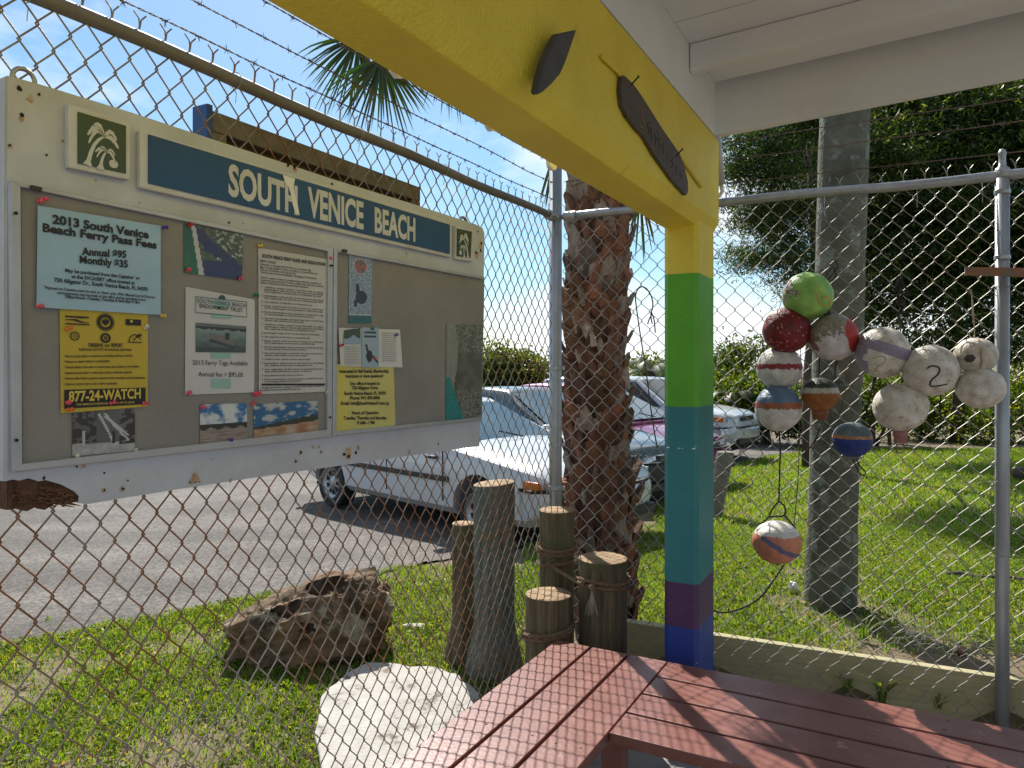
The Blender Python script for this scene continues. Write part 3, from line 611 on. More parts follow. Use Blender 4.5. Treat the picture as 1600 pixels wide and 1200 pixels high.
# name strip
ns = thing if False else None
bquad([(219, 203), (706, 346), (706, 402.5), (219, 293)], .016, .016, 'name_strip_backing', M['cream'], nbd, bev=.003)
strip = bquad([(233, 210), (703, 351), (703, 396.5), (233, 286)], .0205, .004, 'name_strip', M['blue'], nbd)
# helper for flat lettering
def text_polys(txt, bold=0.0, serif=0):
    cu = bpy.data.curves.new('t', 'FONT'); cu.body = txt; cu.resolution_u = 3; cu.offset = bold; cu.fill_mode = 'FRONT'
    ob = bpy.data.objects.new('t', cu); COL.objects.link(ob); dg = bpy.context.evaluated_depsgraph_get(); me = bpy.data.meshes.new_from_object(ob.evaluated_get(dg))
    v = [tuple(x.co[:2]) for x in me.vertices]; f = [tuple(p.vertices) for p in me.polygons]
    bpy.data.objects.remove(ob); bpy.data.curves.remove(cu); bpy.data.meshes.remove(me); return v, f
CAPH = max(p[1] for p in text_polys('H')[0])
def text(b, txt, x0, y0, x1, y1, cap, off, bold=.0, plane=None, shear=0):
    """baseline from pixel (x0,y0) to (x1,y1), capital height in pixels at the start"""
    v, f = text_polys(txt, bold); mn = min(p[0] for p in v); mxx = max(p[0] for p in v)
    pl_ = plane or B_; o = pl_(x0, y0, off); u = pl_(x1, y1, off)-o; h = (pl_(x0, y0-cap, off)-o)
    h = UP*h.length if plane is None else h
    b.add([o+u*((p[0]-mn)/(mxx-mn))+h*(p[1]/CAPH) for p in v], f)
for wd in (('SOUTH', 357, 303, 465, 334.5, 46), ('VENICE', 481, 336.5, 568, 357, 43), ('BEACH', 585.5, 361.5, 649, 376.5, 36.5)):
    b = MB(); text(b, *wd, .0212, .034); b.build('lettering', M['cream'], strip)
b = MB(); b.poly([B_(x, y, .0216) for x, y in [(442, 273), (461, 279), (459, 290), (460, 303), (465, 318), (468, 337), (461, 331), (457, 318), (455, 305), (451, 292), (445, 284)]]); b.build('paint_smear', M['roofw'], strip)
def palm_emblem(q, flip, name):
    """q: four photo corners of the inner dark square, TL TR BR BL"""
    def at(u, v, off):
        if flip: u = 1-u
        x = (1-v)*((1-u)*q[0][0]+u*q[1][0])+v*((1-u)*q[3][0]+u*q[2][0]); y = (1-v)*((1-u)*q[0][1]+u*q[1][1])+v*((1-u)*q[3][1]+u*q[2][1]); return B_(x, y, off)
    o = MB(); ex = .13
    o.prism([at(u, v, .016) for u, v in ([(-.17, -.10), (1+ex*.7, -.09), (1+ex*.7, 1.12), (-.2, 1.12)] if flip else list(reversed([(-.2, -.10), (1+ex*.7, -.09), (1+ex*.7, 1.12), (-.2, 1.12)])))], -BF*.016)
    e = o.build('emblem_backing', M['cream'], nbd, bev=.002)
    o = MB(); cc = [at(u, v, .0185) for u, v in ((0, 0), (1, 0), (1, 1), (0, 1))]
    o.prism(cc if flip else list(reversed(cc)), -BF*.0022); g = o.build('emblem_panel', M['green_d'], e)
    b = MB(); K = .0192
    def stroke(pts, ws):
        L_, R_ = [], []
        for i, (u, v) in enumerate(pts):
            du = pts[min(i+1, len(pts)-1)][0]-pts[max(i-1, 0)][0]; dv_ = pts[min(i+1, len(pts)-1)][1]-pts[max(i-1, 0)][1]; n_ = math.hypot(du, dv_) or 1
            L_.append((u-dv_/n_*ws[i], v+du/n_*ws[i])); R_.append((u+dv_/n_*ws[i], v-du/n_*ws[i]))
        vs_ = [at(u, v, K) for u, v in L_+R_]; n = len(pts); b.add(vs_, [(i, i+1, n+i+1, n+i) for i in range(n-1)])
    stroke([(.20, 1.0), (.22, .9), (.27, .72), (.34, .56), (.44, .43), (.53, .36)], [.10, .045, .04, .035, .028, .018])
    stroke([(.47, 1.03), (.48, .92), (.50, .82), (.54, .72), (.58, .66)], [.09, .035, .028, .022, .015])
    def frond(cx, cy, ex_, ey, bend, w):
        pts = []; ws = []
        for i in range(10):
            t = i/9; u = cx+(ex_-cx)*t; v = cy+(ey-cy)*t*t-bend*math.sin(math.pi*t); pts.append((u, v)); ws.append(w*(.35+1.0*math.sin(math.pi*min(.93, t*.85+.1))) if i % 2 == 0 else w*(.25+.75*math.sin(math.pi*min(.93, t*.85+.1))))
        stroke(pts, ws)
    for ex_, ey, bd, w in ((.33, .18, .16, .04), (.20, .40, .16, .04), (.22, .56, .13, .032), (.80, .36, .14, .036), (.84, .52, .05, .04)): frond(.55, .36, ex_, ey, bd, w)
    for ex_, ey, bd, w in ((.44, .62, .07, .026), (.36, .70, .07, .024), (.39, .80, .06, .02), (.77, .68, .08, .02), (.78, .84, .04, .024)): frond(.60, .66, ex_, ey, bd, w)
    b.poly([at(.74+.095*math.cos(a), .86+.085*math.sin(a), K) for a in [i*2*math.pi/20 for i in range(20)]])
    b.build('emblem_palms', M['cream'], g)
palm_emblem([(122, 174.5), (197, 196.5), (197, 271), (122, 255)], False, 'a')
palm_emblem([(714.5, 357), (737.5, 362), (735.5, 403), (714, 400)], True, 'b')
# bolt holes, rust, scars
sp = [(31, 138, 4), (61, 147, 2.5), (34, 180, 3.5), (98, 220, 1.2), (15, 227, 2.5), (73, 242, 2), (150, 282, 1.2), (218, 317, 1.3), (358, 348, 2.2), (380, 349, 1), (460, 261, 4), (450, 258, 3), (519, 287, 2.5), (747, 362, 2), (752, 380, 3), (751, 392, 3), (744, 395, 3.5), (163, 766, 2), (192, 764, 2.5), (200, 751, 1.8), (163, 739, 2), (69, 747, 3), (297, 754, 1.5), (305, 753, 1.5), (312, 753, 1.2), (470, 707, 2.4), (462, 721, 2.2), (502, 706, 1.8), (538, 710, 3.4), (545, 713, 3), (556, 707, 3), (685, 694, 1.8), (490, 700, 1.2), (120, 729, 2), (330, 718, 1), (635, 396, 1.2), (700, 372, 1.5)]
for x, y, r_ in sp:
    b = MB()
    q = B_(x, y, .0012); k = r_/F*q.y; n = 9
    b.poly([q+(BD*math.cos(2*math.pi*i/n)+UP*math.sin(2*math.pi*i/n))*k*random.uniform(.6, 1.25) for i in range(n)]); b.build('bolt_hole', M['hole'], nbd)
halo = mat('rust_halo', (.36, .22, .12), (.48, .38, .28), 60, .9)
for x, y, r_ in [(163, 766, 5.5), (192, 765, 5.5), (303, 750, 12), (48, 155, 7), (34, 186, 6), (470, 707, 5), (462, 721, 5), (502, 706, 4), (545, 710, 12), (751, 385, 7), (498, 698, 3.5), (488, 697, 3), (98, 220, 4), (460, 262, 7), (745, 398, 8), (250, 300, 5), (360, 752, 4), (640, 706, 4), (16, 228, 5), (62, 148, 4), (585, 360, 4), (130, 728, 5), (560, 700, 5)]:
    q = B_(x, y, .0008); k = r_/F*q.y; n = 14
    rs_ = MB(); rs_.poly([q+(BD*math.cos(2*math.pi*i/n)*.9+UP*math.sin(2*math.pi*i/n))*k*random.uniform(.45, 1.1) for i in range(n)]); rs_.build('rust_stain', halo, nbd)
# galvanised rings at the top corners
for (x, y, r_) in ((37, 124, 19), (724, 350, 12)):
    q = B_(x, y, -.03); k = r_/F*q.y; b = MB(); ww = k*.36
    prof = []; n = 30
    b.tube([q+(BD*math.cos(2*math.pi*i/n)+UP*math.sin(2*math.pi*i/n))*k*.85 for i in range(n)], ww*.55, 8, closed=True); b.build('hanging_ring', M['galv'], nbd, sm=True)

# ---------------------------------------------------------------- papers
pin_m = {'p': M['pink'], 'r': M['redp'], 'o': M['orangep'], 'y': M['yellowp'], 'g': M['greenp'], 'b': M['bluep'], 'v': M['purplep'], 'w': M['whitep']}
def pins(par, lst, off):
    for x, y, c in lst:
        q = B_(x, y, off); v = (BF+UP*random.uniform(-.2, .5)+BD*random.uniform(-.3, .7)).normalized(); b = MB()
        b.lathe([(.0045, 0), (.0045, .0012), (.0022, .0025), (.0024, .006), (.0046, .0085), (.0046, .0105), (0, .011)], 10, q, ax=v); b.build('push_pin', pin_m[c], par, sm=True)
def sheet(name, label, cat, q, off, col, curl=.002, th=.0004, n=10, blot=None):
    """paper with photo corners q TL TR BR BL, slightly waved"""
    b = MB(); vs_ = []; sd_ = random.random()*40
    for j in range(n+1):
        for i in range(n+1):
            u, v = i/n, j/n; x = (1-v)*((1-u)*q[0][0]+u*q[1][0])+v*((1-u)*q[3][0]+u*q[2][0]); y = (1-v)*((1-u)*q[0][1]+u*q[1][1])+v*((1-u)*q[3][1]+u*q[2][1])
            ed = max(abs(u-.5), abs(v-.5))*2; vs_.append(B_(x, y, off-(.0006 if ed < 1 else -curl*max(0, noise.noise((u*3+sd_, v*3, 2)))*1.2)))
    for j in range(n):
        for i in range(n):
            c = col(i/n, j/n) if callable(col) else col; b.add([vs_[j*(n+1)+i], vs_[(j+1)*(n+1)+i], vs_[(j+1)*(n+1)+i+1], vs_[j*(n+1)+i+1]], [(0, 1, 2, 3)], c)
    ctr = B_(sum(p[0] for p in q)/4, sum(p[1] for p in q)/4, off); o = b.build(name, M['paper'], org=ctr, sm=True); tag(o, label, cat); return o
def qat(q, u, v, off):
    x = (1-v)*((1-u)*q[0][0]+u*q[1][0])+v*((1-u)*q[3][0]+u*q[2][0]); y = (1-v)*((1-u)*q[0][1]+u*q[1][1])+v*((1-u)*q[3][1]+u*q[2][1]); return B_(x, y, off)
def raster(name, q, off, w, h, fn, parent=None, label=None, cat=None):
    vs_ = np.array([tuple(qat(q, i/w, j/h, off)) for j in range(h+1) for i in range(w+1)]); idx = []; cs = []
    for j in range(h):
        for i in range(w): a = j*(w+1)+i; idx.append((a, a+w+1, a+w+2, a+1)); cs.append(fn((i+.5)/w, (j+.5)/h))
    org = tuple(Vector(parent['o'])) if parent is not None else tuple(qat(q, .5, .5, off))
    o = np_mesh(name, vs_, np.array(idx), np.array(cs), M['print'], org, parent)
    if label: tag(o, label, cat)
    return o
fb = lambda x, y, s_=0: noise.fractal((x, y, s_), 1.0, 2.0, 5)
lerp = lambda a, b, t: tuple(a[i]+(b[i]-a[i])*max(0, min(1, t)) for i in range(3))
OF = .0085
# pale blue fee sheet
qb = [(59, 321), (251, 353), (251, 492), (57, 480)]
yq = [(93, 480), (231, 489), (231, 635), (95, 646)]
ypap = sheet('yellow_poster', 'yellow security poster with a black phone number bar pinned under the pale blue sheet', 'poster', yq, OF, (.50, .37, .045))
def ylin(y, dl=0): return y
b = MB()
def line(b, s_, x0, y0, x1, y1, h, off, bold=.0): text(b, s_, x0, y0, x1, y1, h, off, bold)
OT = OF+.0016
line(b, 'OBSERVE', 138, 541.5, 161, 542.5, 5.6, OT, .03); line(b, 'AND', 163.5, 541.3, 171.5, 542, 3.6, OT, .03); line(b, 'REPORT', 174, 541.8, 192, 542.2, 5.4, OT, .03)
line(b, 'SUSPICIOUS ACTIVITY OR UNUSUAL SIGHTINGS', 123, 547.8, 205.5, 548.2, 3.4, OT, .03)
for s_, y_, x1 in (('\u2022 Persons photographing or sketching port facilities, harbors, or bridges.', 558, 207.5), ('\u2022 Persons or vessels loitering in unusual places.', 566.5, 172), ('\u2022 Unusual objects in the water or around power plants, bridges, or port facilities.', 575, 218), ('\u2022 Suspicious persons buying or renting boats, aircraft or underwater equipment.', 584, 207), ('\u2022 Persons asking leading questions concerning harbor and ship security and operations.', 592.5, 227.5), ('\u2022 Unknown vendors trying to sell or deliver merchandise.', 601.5, 184)):
    line(b, s_, 100, y_+.6, x1, y_-.9, 4.1, OT, .02)
# small emblems
def ring(b, cx, cy, r0, r1, off, n=24):
    q = B_(cx, cy, off); k = q.y/F; vs_ = [q+(BD*math.cos(2*math.pi*i/n)*1.05+UP*math.sin(2*math.pi*i/n))*k*rr for rr in (r1, r0) for i in range(n)]
    b.add(vs_, [(i, (i+1) % n, n+(i+1) % n, n+i) for i in range(n)])
def blob(b, cx, cy, pts, off): b.poly([B_(cx+x, cy+y, off) for x, y in pts])
ring(b, 165, 503.5, 12.4, 13.6, OT); ring(b, 165, 503.5, 8.0, 11.6, OT)
ring(b, 165, 528, 4.6, 7.8, OT); ring(b, 165, 528, 1.0, 2.6, OT)
ring(b, 117, 525, 5.4, 7.0, OT); ring(b, 117, 525, 2, 3, OT)
blob(b, 165, 503, [(-6, -5), (-2, -2), (-1.5, -5.5), (1.5, -5.5), (2, -2), (6, -5), (5, 2), (2, 4), (0, 6), (-2, 4), (-5, 2)], OT)
blob(b, 121, 500, [(-19, -7), (18, -5), (18, -3), (5, -2.5), (-4, -4), (-19, -4.5)], OT); blob(b, 121, 500, [(-19, 4.6), (19.5, 6.6), (19.5, 8.4), (-19, 6.4)], OT); blob(b, 121, 500, [(-19, -1), (-2, -1.5), (9, 3), (18, 4), (18, 5), (6, 4.4), (-6, .6), (-19, 0)], OT)
blob(b, 208.5, 503.5, [(-12, -5), (12, -4), (12, 5.4), (-12, 4.4)], OT)
for i in range(9):
    a0, a1 = math.pi*(1-i/10), math.pi*(1-(i+1)/10); c0_, s0_ = math.cos(a0), math.sin(a0); c1_, s1_ = math.cos(a1), math.sin(a1)
    b.poly([B_(211+10*c0_, 534-12*s0_, OT), B_(211+10*c1_, 534-12*s1_, OT), B_(211+8.6*c1_, 534-10.4*s1_, OT), B_(211+8.6*c0_, 534-10.4*s0_, OT)])
blob(b, 211, 534, [(-11, -.3), (11, .3), (11, 1.8), (-11, 1.2)], OT); blob(b, 215, 525, [(-4, 3), (-1, -1), (3, -3.6), (6, -3), (7.4, 1), (4, -.5), (-1, 3.2)], OT); blob(b, 211, 528, [(-5, -3), (-1, 2.4), (4, -4), (-1, 5)], OT)
stuff(b.build('lettering', M['ink'], ypap))
b = MB(); b.poly([B_(x, y, OF+.0012) for x, y in [(100.5, 609), (227.5, 605.5), (227.5, 631.5), (100.5, 638.5)]]); bar = b.build('phone_bar', M['ink'], ypap)
b = MB(); line(b, '877-24-WATCH', 107.5, 627.5, 220, 621.7, 15.5, OT+.0006, .03); line(b, 'FOR IMMEDIATE RESPONSE CALL 911 OR TO LEAVE', 120, 633.6, 210, 629.8, 3.0, OT+.0006, .01)
b.poly([B_(205.5+2.2*math.cos(i*.63), 502+2.2*math.sin(i*.63), OT+.0006) for i in range(10)]); stuff(b.build('reversed_lettering', mat('yellow_print', (.62, .47, .07), None), bar))
pins(ypap, [(104, 514.5, 'o'), (105, 629, 'p'), (173, 630, 'p'), (224, 630, 'p'), (226.5, 512.5, 'w'), (106, 640, 'o')], OF+.001)
bpap = sheet('blue_fee_sheet', 'pale blue paper headed with the year and ferry pass fees, topmost on the board', 'poster', qb, OF+.004, (.31, .46, .59), curl=.005)
b = MB(); OT2 = OF+.0056
def bl(s_, x0, y0, x1, h, bold=.02): line(b, s_, x0, y0, x1, y0+(x1-x0)*.147, h, OT2, bold)
line(b, '2013 South Venice', 82, 348.5, 232.5, 372.5, 13, OT2, .04); line(b, 'Beach Ferry Pass Fees', 66.5, 361.3, 245, 388.5, 12.5, OT2, .04)
line(b, 'Annual $95', 128, 398, 197.5, 402.8, 11, OT2, .035); line(b, 'Monthly $35', 124.5, 410.5, 200, 418, 11, OT2, .035)
line(b, 'May be purchased from the Captains* or', 102, 424.8, 219, 437, 5.4, OT2, .03); line(b, 'at the SVCA/BET office located at', 112, 434.3, 210.5, 444.5, 5.4, OT2, .03); line(b, '720 Alligator Dr., South Venice Beach, FL 34293', 85, 440, 231, 454.5, 6, OT2, .03)
line(b, '*Payment to Captains must be cash or check only. VISA, MasterCard & Discover', 68, 450.8, 243, 466.3, 4.2, OT2, .025); line(b, 'card payments may be made at the office during operating hours.', 89, 459, 228, 470.3, 4.2, OT2, .025); line(b, 'Office Hours\u2014Tuesday, Thursday & Saturdays 9-1pm', 102, 465.5, 218.5, 474.2, 4.4, OT2, .03)
stuff(b.build('lettering', M['ink'], bpap))
pins(bpap, [(61, 314, 'p'), (66, 311, 'p'), (255, 355, 'v'), (59, 479, 'p'), (252, 493, 'y')], OF+.004)
# aerial photograph
qa = [(287.5, 349), (380.5, 367), (378, 438), (287.5, 426)]
def aerial(u, v):
    n = fb(u*4, v*4, 3); n2 = fb(u*14, v*14, 9)
    if u < .12+.14*v: c = (.01, .07+.05*v, .06)
    elif u < .19+.16*v and u > .06+.17*v: c = (.42, .42, .44)
    else:
        c = lerp((.02, .05, .03), (.10, .13, .08), .5+n2)
        r_ = abs((v-.05)-.85*(u-.1)+.12*n)
        if r_ < .13 or (v > .66 and u > .3+.2*n2): c = lerp((.01, .02, .12), (.02, .03, .08), n+.5)
        elif n2 > .25 and u > .55: c = (.3, .32, .33)
    return c
aer = raster('aerial_photograph', qa, OF, 48, 36, aerial, label='aerial photograph of a blue waterway and shoreline pinned beside the blue fee sheet', cat='photograph')
pins(aer, [(295, 353, 'r'), (293, 423, 'p'), (374, 436, 'p')], OF)
# endowment trust sheet
qe = [(290, 448), (398, 468), (397, 613), (289, 617)]
ep = sheet('trust_sheet', 'white sheet with a boat picture and ferry tag fee under the aerial photograph', 'poster', qe, OF, (.52, .52, .53))
def boat(u, v):
    n = fb(u*6, v*6, 2); top = .16+.03*fb(u*9, 0, 4)
    if v < .10: return (.10, .12, .12)
    if v < top+.04: return (.012, .014, .014)
    c = lerp((.16, .24, .22), (.02, .04, .045), (v-.2)*1.4+.25*n)
    if .28 < u < .78:
        yb = .42+(u-.28)*.42
        if yb-.10 < v < yb+.10+.08*(u-.28): c = (.14, .12, .11)
        elif yb+.08 < v < yb+.22: c = (.02, .03, .035)
    if .58 < u < .66 and .30 < v < .55: c = (.01, .01, .01)
    return c
raster('boat_picture', [(306, 504), (385, 510), (384, 551), (306, 550)], OF+.0012, 48, 28, boat, parent=ep)
b = MB(); teal = mat('pale_teal_print', (.26, .44, .41), None)
for q in ([(331, 489), (361, 492), (361, 498), (331, 497)], [(330, 551), (360, 552), (360, 560), (330, 560)], [(330, 592), (360, 592), (360, 607), (330, 606)], [(334, 469), (357, 472), (357, 482), (334, 480)]): b.poly([B_(x, y, OF+.0009) for x, y in q])
b.build('print_blocks', teal, ep)
b = MB(); line(b, 'SOUTH VENICE BEACH', 308, 472.5, 384, 480.5, 6.2, OT, .005)
for (x0, y0_, x1, y1) in ((305.5, 463, 386, 471.4), (305.5, 487.6, 386, 495)): b.poly([B_(x0, y0_, OT), B_(x1, y1, OT), B_(x1, y1+1, OT), B_(x0, y0_+1, OT)])
b.poly([B_(305.5, 463, OT), B_(306.3, 463, OT), B_(306.3, 488, OT), B_(305.5, 488, OT)]); b.poly([B_(385.3, 471, OT), B_(386, 471, OT), B_(386, 496, OT), B_(385.3, 496, OT)])
blob(b, 347, 464, [(-5.5, 3), (-4.5, -1), (-2, -3), (2, -3), (4.6, -.5), (5.5, 4)], OT); stuff(b.build('blue_lettering', M['inkb'], ep))
b = MB(); line(b, 'ENDOWMENT TRUST', 312, 480.5, 379.5, 488, 6.2, OT, .005); line(b, '2013 Ferry Tags Available', 301, 569.8, 387, 571, 7.2, OT, .0); line(b, 'Annual fee = $95.00', 310, 588, 379.5, 589, 7.4, OT, .0); stuff(b.build('lettering', M['ink'], ep))
pins(ep, [(293.5, 615, 'p'), (397, 616, 'p'), (398, 460.5, 'g')], OF+.001)
# long rules sheet
qr = [(403.5, 387), (512, 405), (509, 612), (404.5, 616)]
rpap = sheet('rules_sheet', 'long white sheet of ferry rules in small print pinned beside the middle trim', 'poster', qr, OF, (.50, .49, .48))
b = MB(); line(b, 'SOUTH VENICE FERRY RULES AND REGULATIONS', 409.5, 402, 508.5, 415.5, 5.2, OT, .03)
def ru(s_, y0_, x0=411.5, x1=507, h=2.9, sl=None):
    sl = sl if sl is not None else (.135-.17*(y0_-400)/210); line(b, s_, x0, y0_, x1, y0_+(x1-x0)*sl, h, OT, .012)
ru('FERRY HOURS', 409, 406, 431, 3.4); ru('November 1 through April 30, 8:30 a.m. to sundown daily', 414, 407, 486, 3.2); ru('May 1 through October 31, 9:30 a.m. to 6:30 p.m. on Wed and Thurs and', 418.4, 407, 496, 3.2); ru('9:30 a.m. to sundown on Fri, Sat and Sun', 422.4, 407, 462, 3.2); ru('The ferry does not run on Wednesdays, Thanksgiving or Christmas Day', 426.6, 407, 495, 3.2)
ru('The ferry captain on duty is in complete charge of the ferry operations and', 434.5, 407, 502, 3); ru('all persons using the ferry. The ferry captain may refuse entry, for the', 438.6, 407, 505, 3); ru('safe and orderly use of the ferry as per these regulations.', 442.6, 407, 482, 3)
y_ = 449.5; k_ = 1
body = ['Ferry passengers must present a valid ferry tag', 'for each passenger on board the ferry at all times', 'children under twelve must be with an adult', 'passengers wait in line at the dock for boarding', 'the capacity of the ferry is limited by law', 'keep seated until the ferry comes to a full stop']
for cnt in (3, 2, 1, 2, 2, 2, 3, 1, 1, 2, 2, 2, 1, 2, 2, 1, 2):
    ru('%d.' % k_, y_, 409, 411.3, 2.8); k_ += 1
    for c_ in range(cnt): ru(body[(k_+c_) % 6], y_, 413.5, random.uniform(470, 506) if c_ == cnt-1 else 505, 2.5); y_ += 3.55
    y_ += 2.6
b.poly([B_(409, 604.4-5, OT), B_(508, 599.2, OT), B_(508, 602, OT), B_(409, 602.4, OT)])
ru('Regulations approved by the board', 607, 409, 505, 2.4); ru('By authority of the South Venice Beach Endowment Trust', 611.2, 406, 470, 2.8); stuff(b.build('lettering', M['ink'], rpap))
pins(rpap, [(404, 384, 'y'), (514, 405, 'p'), (402, 614, 'p'), (398, 617, 'p'), (510, 614, 'w')], OF+.001)
# tape strips
# turtle card
qt = [(545, 394), (582, 402), (580, 505), (545, 505)]
def turtle(u, v):
    n = fb(u*22, v*50, 7)
    if v > .86: return (.01, .10, .12) if v > .885 else (.35, .4, .42)
    c = lerp((.10, .16, .28), (.32, .38, .45), .5+n*1.5)
    dx, dy = (u-.5)/.30, (v-.17)/.12
    r_ = math.hypot(dx, dy)
    if r_ < 1: c = (.35, .35, .36) if r_ > .85 else lerp((.05, .12, .12), (.4, .08, .06), .5+2*fb(u*9, v*20, 1))
    if ((u-.55)/.25)**2+((v-.62)/.10)**2 < 1 or ((u-.38)/.08)**2+((v-.50)/.08)**2 < 1 or abs(u-.3-(.78-v)*.0) < .05 and .66 < v < .76: c = (.012, .018, .04)
    return c
tc_ = raster('turtle_card', qt, OF, 30, 80, turtle, label='tall blue card showing a dark baby turtle on sparkling sand', cat='card')
# tri-fold leaflet
ql = [(529, 512), (625, 515), (629, 574), (532, 572)]
yo = [(524.5, 569), (615, 574), (618, 666), (525, 674)]
yn = sheet('yellow_notice', 'yellow office-hours notice in wavy plastic pinned under the opened leaflet', 'poster', yo, OF, lambda u, v: (.60, .52, .12) if u < .12 or v > .93 else (.56, .50, .17), curl=.006)
b = MB()
for s_, y0_, x0, x1, h in (('Interested in Hall Rental, Membership,', 582.5, 531, 608, 5), ('insurance or have questions?', 590, 540, 599, 5), ('Our office is located at:', 601.5, 547, 594, 4.8), ('720 Alligator Drive', 608.5, 550, 590.5, 4.8), ('South Venice Beach, FL 34293', 617, 538, 603, 5), ('Phone: 941-493-0006', 624.3, 547, 594, 5), ('Email: Info@SouthVeniceTrust.org', 632.5, 533, 608, 5), ('Hours of Operation:', 647.5, 550, 592, 5), ('Tuesday, Thursday and Saturday', 655.5, 537, 604, 5), ('9 AM.-1 PM', 663.3, 558, 585.5, 5)): line(b, s_, x0, y0_, x1, y0_-.5, h, OT, .03)
stuff(b.build('lettering', M['ink'], yn))
lf = sheet('folded_leaflet', 'white opened leaflet with a small turtle picture on its middle panel', 'leaflet', ql, OF+.003, (.58, .58, .57), curl=.008)
raster('leaflet_picture', [(565, 511.5), (592, 512), (592, 574.5), (565, 574)], OF+.0048, 20, 40, lambda u, v: (.015, .015, .02) if ((u-.45)/.18)**2+((v-.72)/.15)**2 < 1 or (abs(v-.62-(u-.45)*.5) < .04 and .45 < u < .95) or (abs(u-.30-(v-.5)*.5) < .06 and .42 < v < .62) else ((.03, .03, .07) if v < .28 and (int(v*40) % 4) < 2 and .15 < u < .85 and v > .08 else (.28, .38, .45)), parent=lf)
raster('leaflet_shore', [(538, 516), (563, 512), (563, 538), (536, 537)], OF+.0048, 16, 14, lambda u, v: (.03, .06, .03) if v < .55+.1*math.sin(u*8) else (.24, .34, .45), parent=lf)
b = MB()
for i in range(12): line(b, 'sea turtle nesting on the beach and how to help', 538, 542+i*2.5, 562, 542+i*2.5+.5, 1.7, OF+.0049)
for i in range(14): line(b, 'keep lights off at night and leave nests alone', 597, 521+i*3.3, 619, 521.6+i*3.3, 1.7, OF+.0049)
stuff(b.build('lettering', M['ink'], lf))
pins(lf, [(532, 540, 'r'), (618, 524, 'b'), (583, 561, 'p'), (579, 513, 'g')], OF+.003)
# old map on the second panel
qm = [(697.5, 506), (754.5, 508), (752, 652), (696.5, 656)]
def mapf(u, v):
    n = fb(u*5, v*8, 5); n2 = fb(u*22, v*40, 8); e_ = .16+.10*math.sin(v*5)+.03*n
    if v > .55 and u < .10+(v-.55)*.9 and v < .995: return lerp((.02, .16, .17), (.04, .25, .25), .5+n2)
    if u < e_+.08: return lerp((.20, .20, .19), (.28, .27, .25), .5+n2)
    c = lerp((.085, .085, .072), (.13, .13, .11), .5+n*1.6)
    if n2 > .16 and (v < .3 or v > .7): c = (.24, .24, .22)
    return c
raster('old_map', qm, OF, 40, 90, mapf, label='faded dark shoreline map hung at the end of the second tack panel', cat='map')
# three photographs
def walk(u, v):
    n = fb(u*7, v*7, 3)
    if u < .38 and v < .72: c = (.02, .02, .02) if n < .12 else (.09, .09, .09)
    elif u > .74 and v < .8: c = (.02, .02, .02) if n < .15 else (.12, .12, .12)
    elif v > .72+.1*u*(1-u): c = lerp((.28, .28, .28), (.40, .40, .40), .5+n)
    else: c = (.09, .09, .095)
    if .45 < v < .98 and 0: pass
    for (x0, y0_, x1, y1) in ((.42, .06, .68, .8), (.5, .06, .90, .62), (.52, .12, .90, .74)):
        t = (v-y0_)/(y1-y0_)
        if 0 < t < 1 and abs(u-(x0+(x1-x0)*t)) < .022: c = (.42, .42, .42)
    if .15 < u < .21 and .45 < v < .78: c = (.4, .4, .4)
    if .64 < u < .68 and .5 < v < .78: c = (.01, .01, .01)
    return c
wk = raster('walkway_photograph', [(113, 645), (211, 638.5), (211, 704), (113, 713)], OF, 44, 32, walk, label='black and white photograph of a railed walkway tucked under the yellow poster', cat='photograph')
pins(wk, [(119, 712, 'w'), (207, 702, 'w')], OF-.004)
def beach1(u, v):
    n = fb(u*4, v*4, 6)
    if v < .5: return lerp((.02, .13, .32), (.55, .58, .6), (n+.25+v*.3)*2)
    if v < .62+.03*math.sin(u*20): return (.015, .02, .02)
    return lerp((.16, .12, .11), (.32, .27, .23), .5+fb(u*3, v*30, 2))
def beach2(u, v):
    n = fb(u*6, v*6, 11); hz = .72-.25*u
    if v < hz-.05: return lerp((.01, .10, .25), (.40, .42, .42), (n-.02)*3.2)
    if v < hz+.12*u+.02: return (.02, .03, .02)
    return lerp((.30, .13, .06), (.40, .32, .24), .5+n)
ph = raster('beach_photograph', [(312.5, 632), (386, 630), (386, 688), (312.5, 696)], OF, 44, 34, beach1, label='colour photograph of clouds over a sandy shore held by a purple pin', cat='photograph')
pins(ph, [(315.5, 637, 'p'), (357, 688, 'v')], OF)
ph = raster('dune_photograph', [(396, 631.5), (497, 626), (497, 676), (397, 686)], OF, 56, 30, beach2, label='colour photograph of orange sand and dark trees below the rules sheet', cat='photograph')
pins(ph, [(394, 632, 'p')], OF)

# ---------------------------------------------------------------- old sign back beyond the fence
sb = thing('old_sign', 'grey wooden back of an old sign with a blue edge seen through the mesh', 'sign', LF(490, 320, -.06))
qs = [LF(332, 172, -.05), LF(657, 297, -.05)]; z1, z2 = qs[0].z, qs[1].z
def sq(a, b_, za, zb_, th, off, nm, m):
    mbx = MB(); p = lambda s_, z: Vector((qs[0].x, qs[0].y, 0))+UL*s_-NL*off+UP*z; L_ = (Vector((qs[1].x-qs[0].x, qs[1].y-qs[0].y, 0))).length
    mbx.prism([p(a*L_, za), p(b_*L_, za), p(b_*L_, zb_), p(a*L_, zb_)], -NL*th); return mbx.build(nm, m, sb, bev=.003)
sq(0, 1, z1-.5, z1-.002, .012, .03, 'plywood_panel', M['dkply']); sq(0, 1, z1-.055, z1, .03, 0, 'frame_board', M['greywood']); sq(0, 1, z1-.5, z1-.445, .03, 0, 'frame_board', M['greywood'])
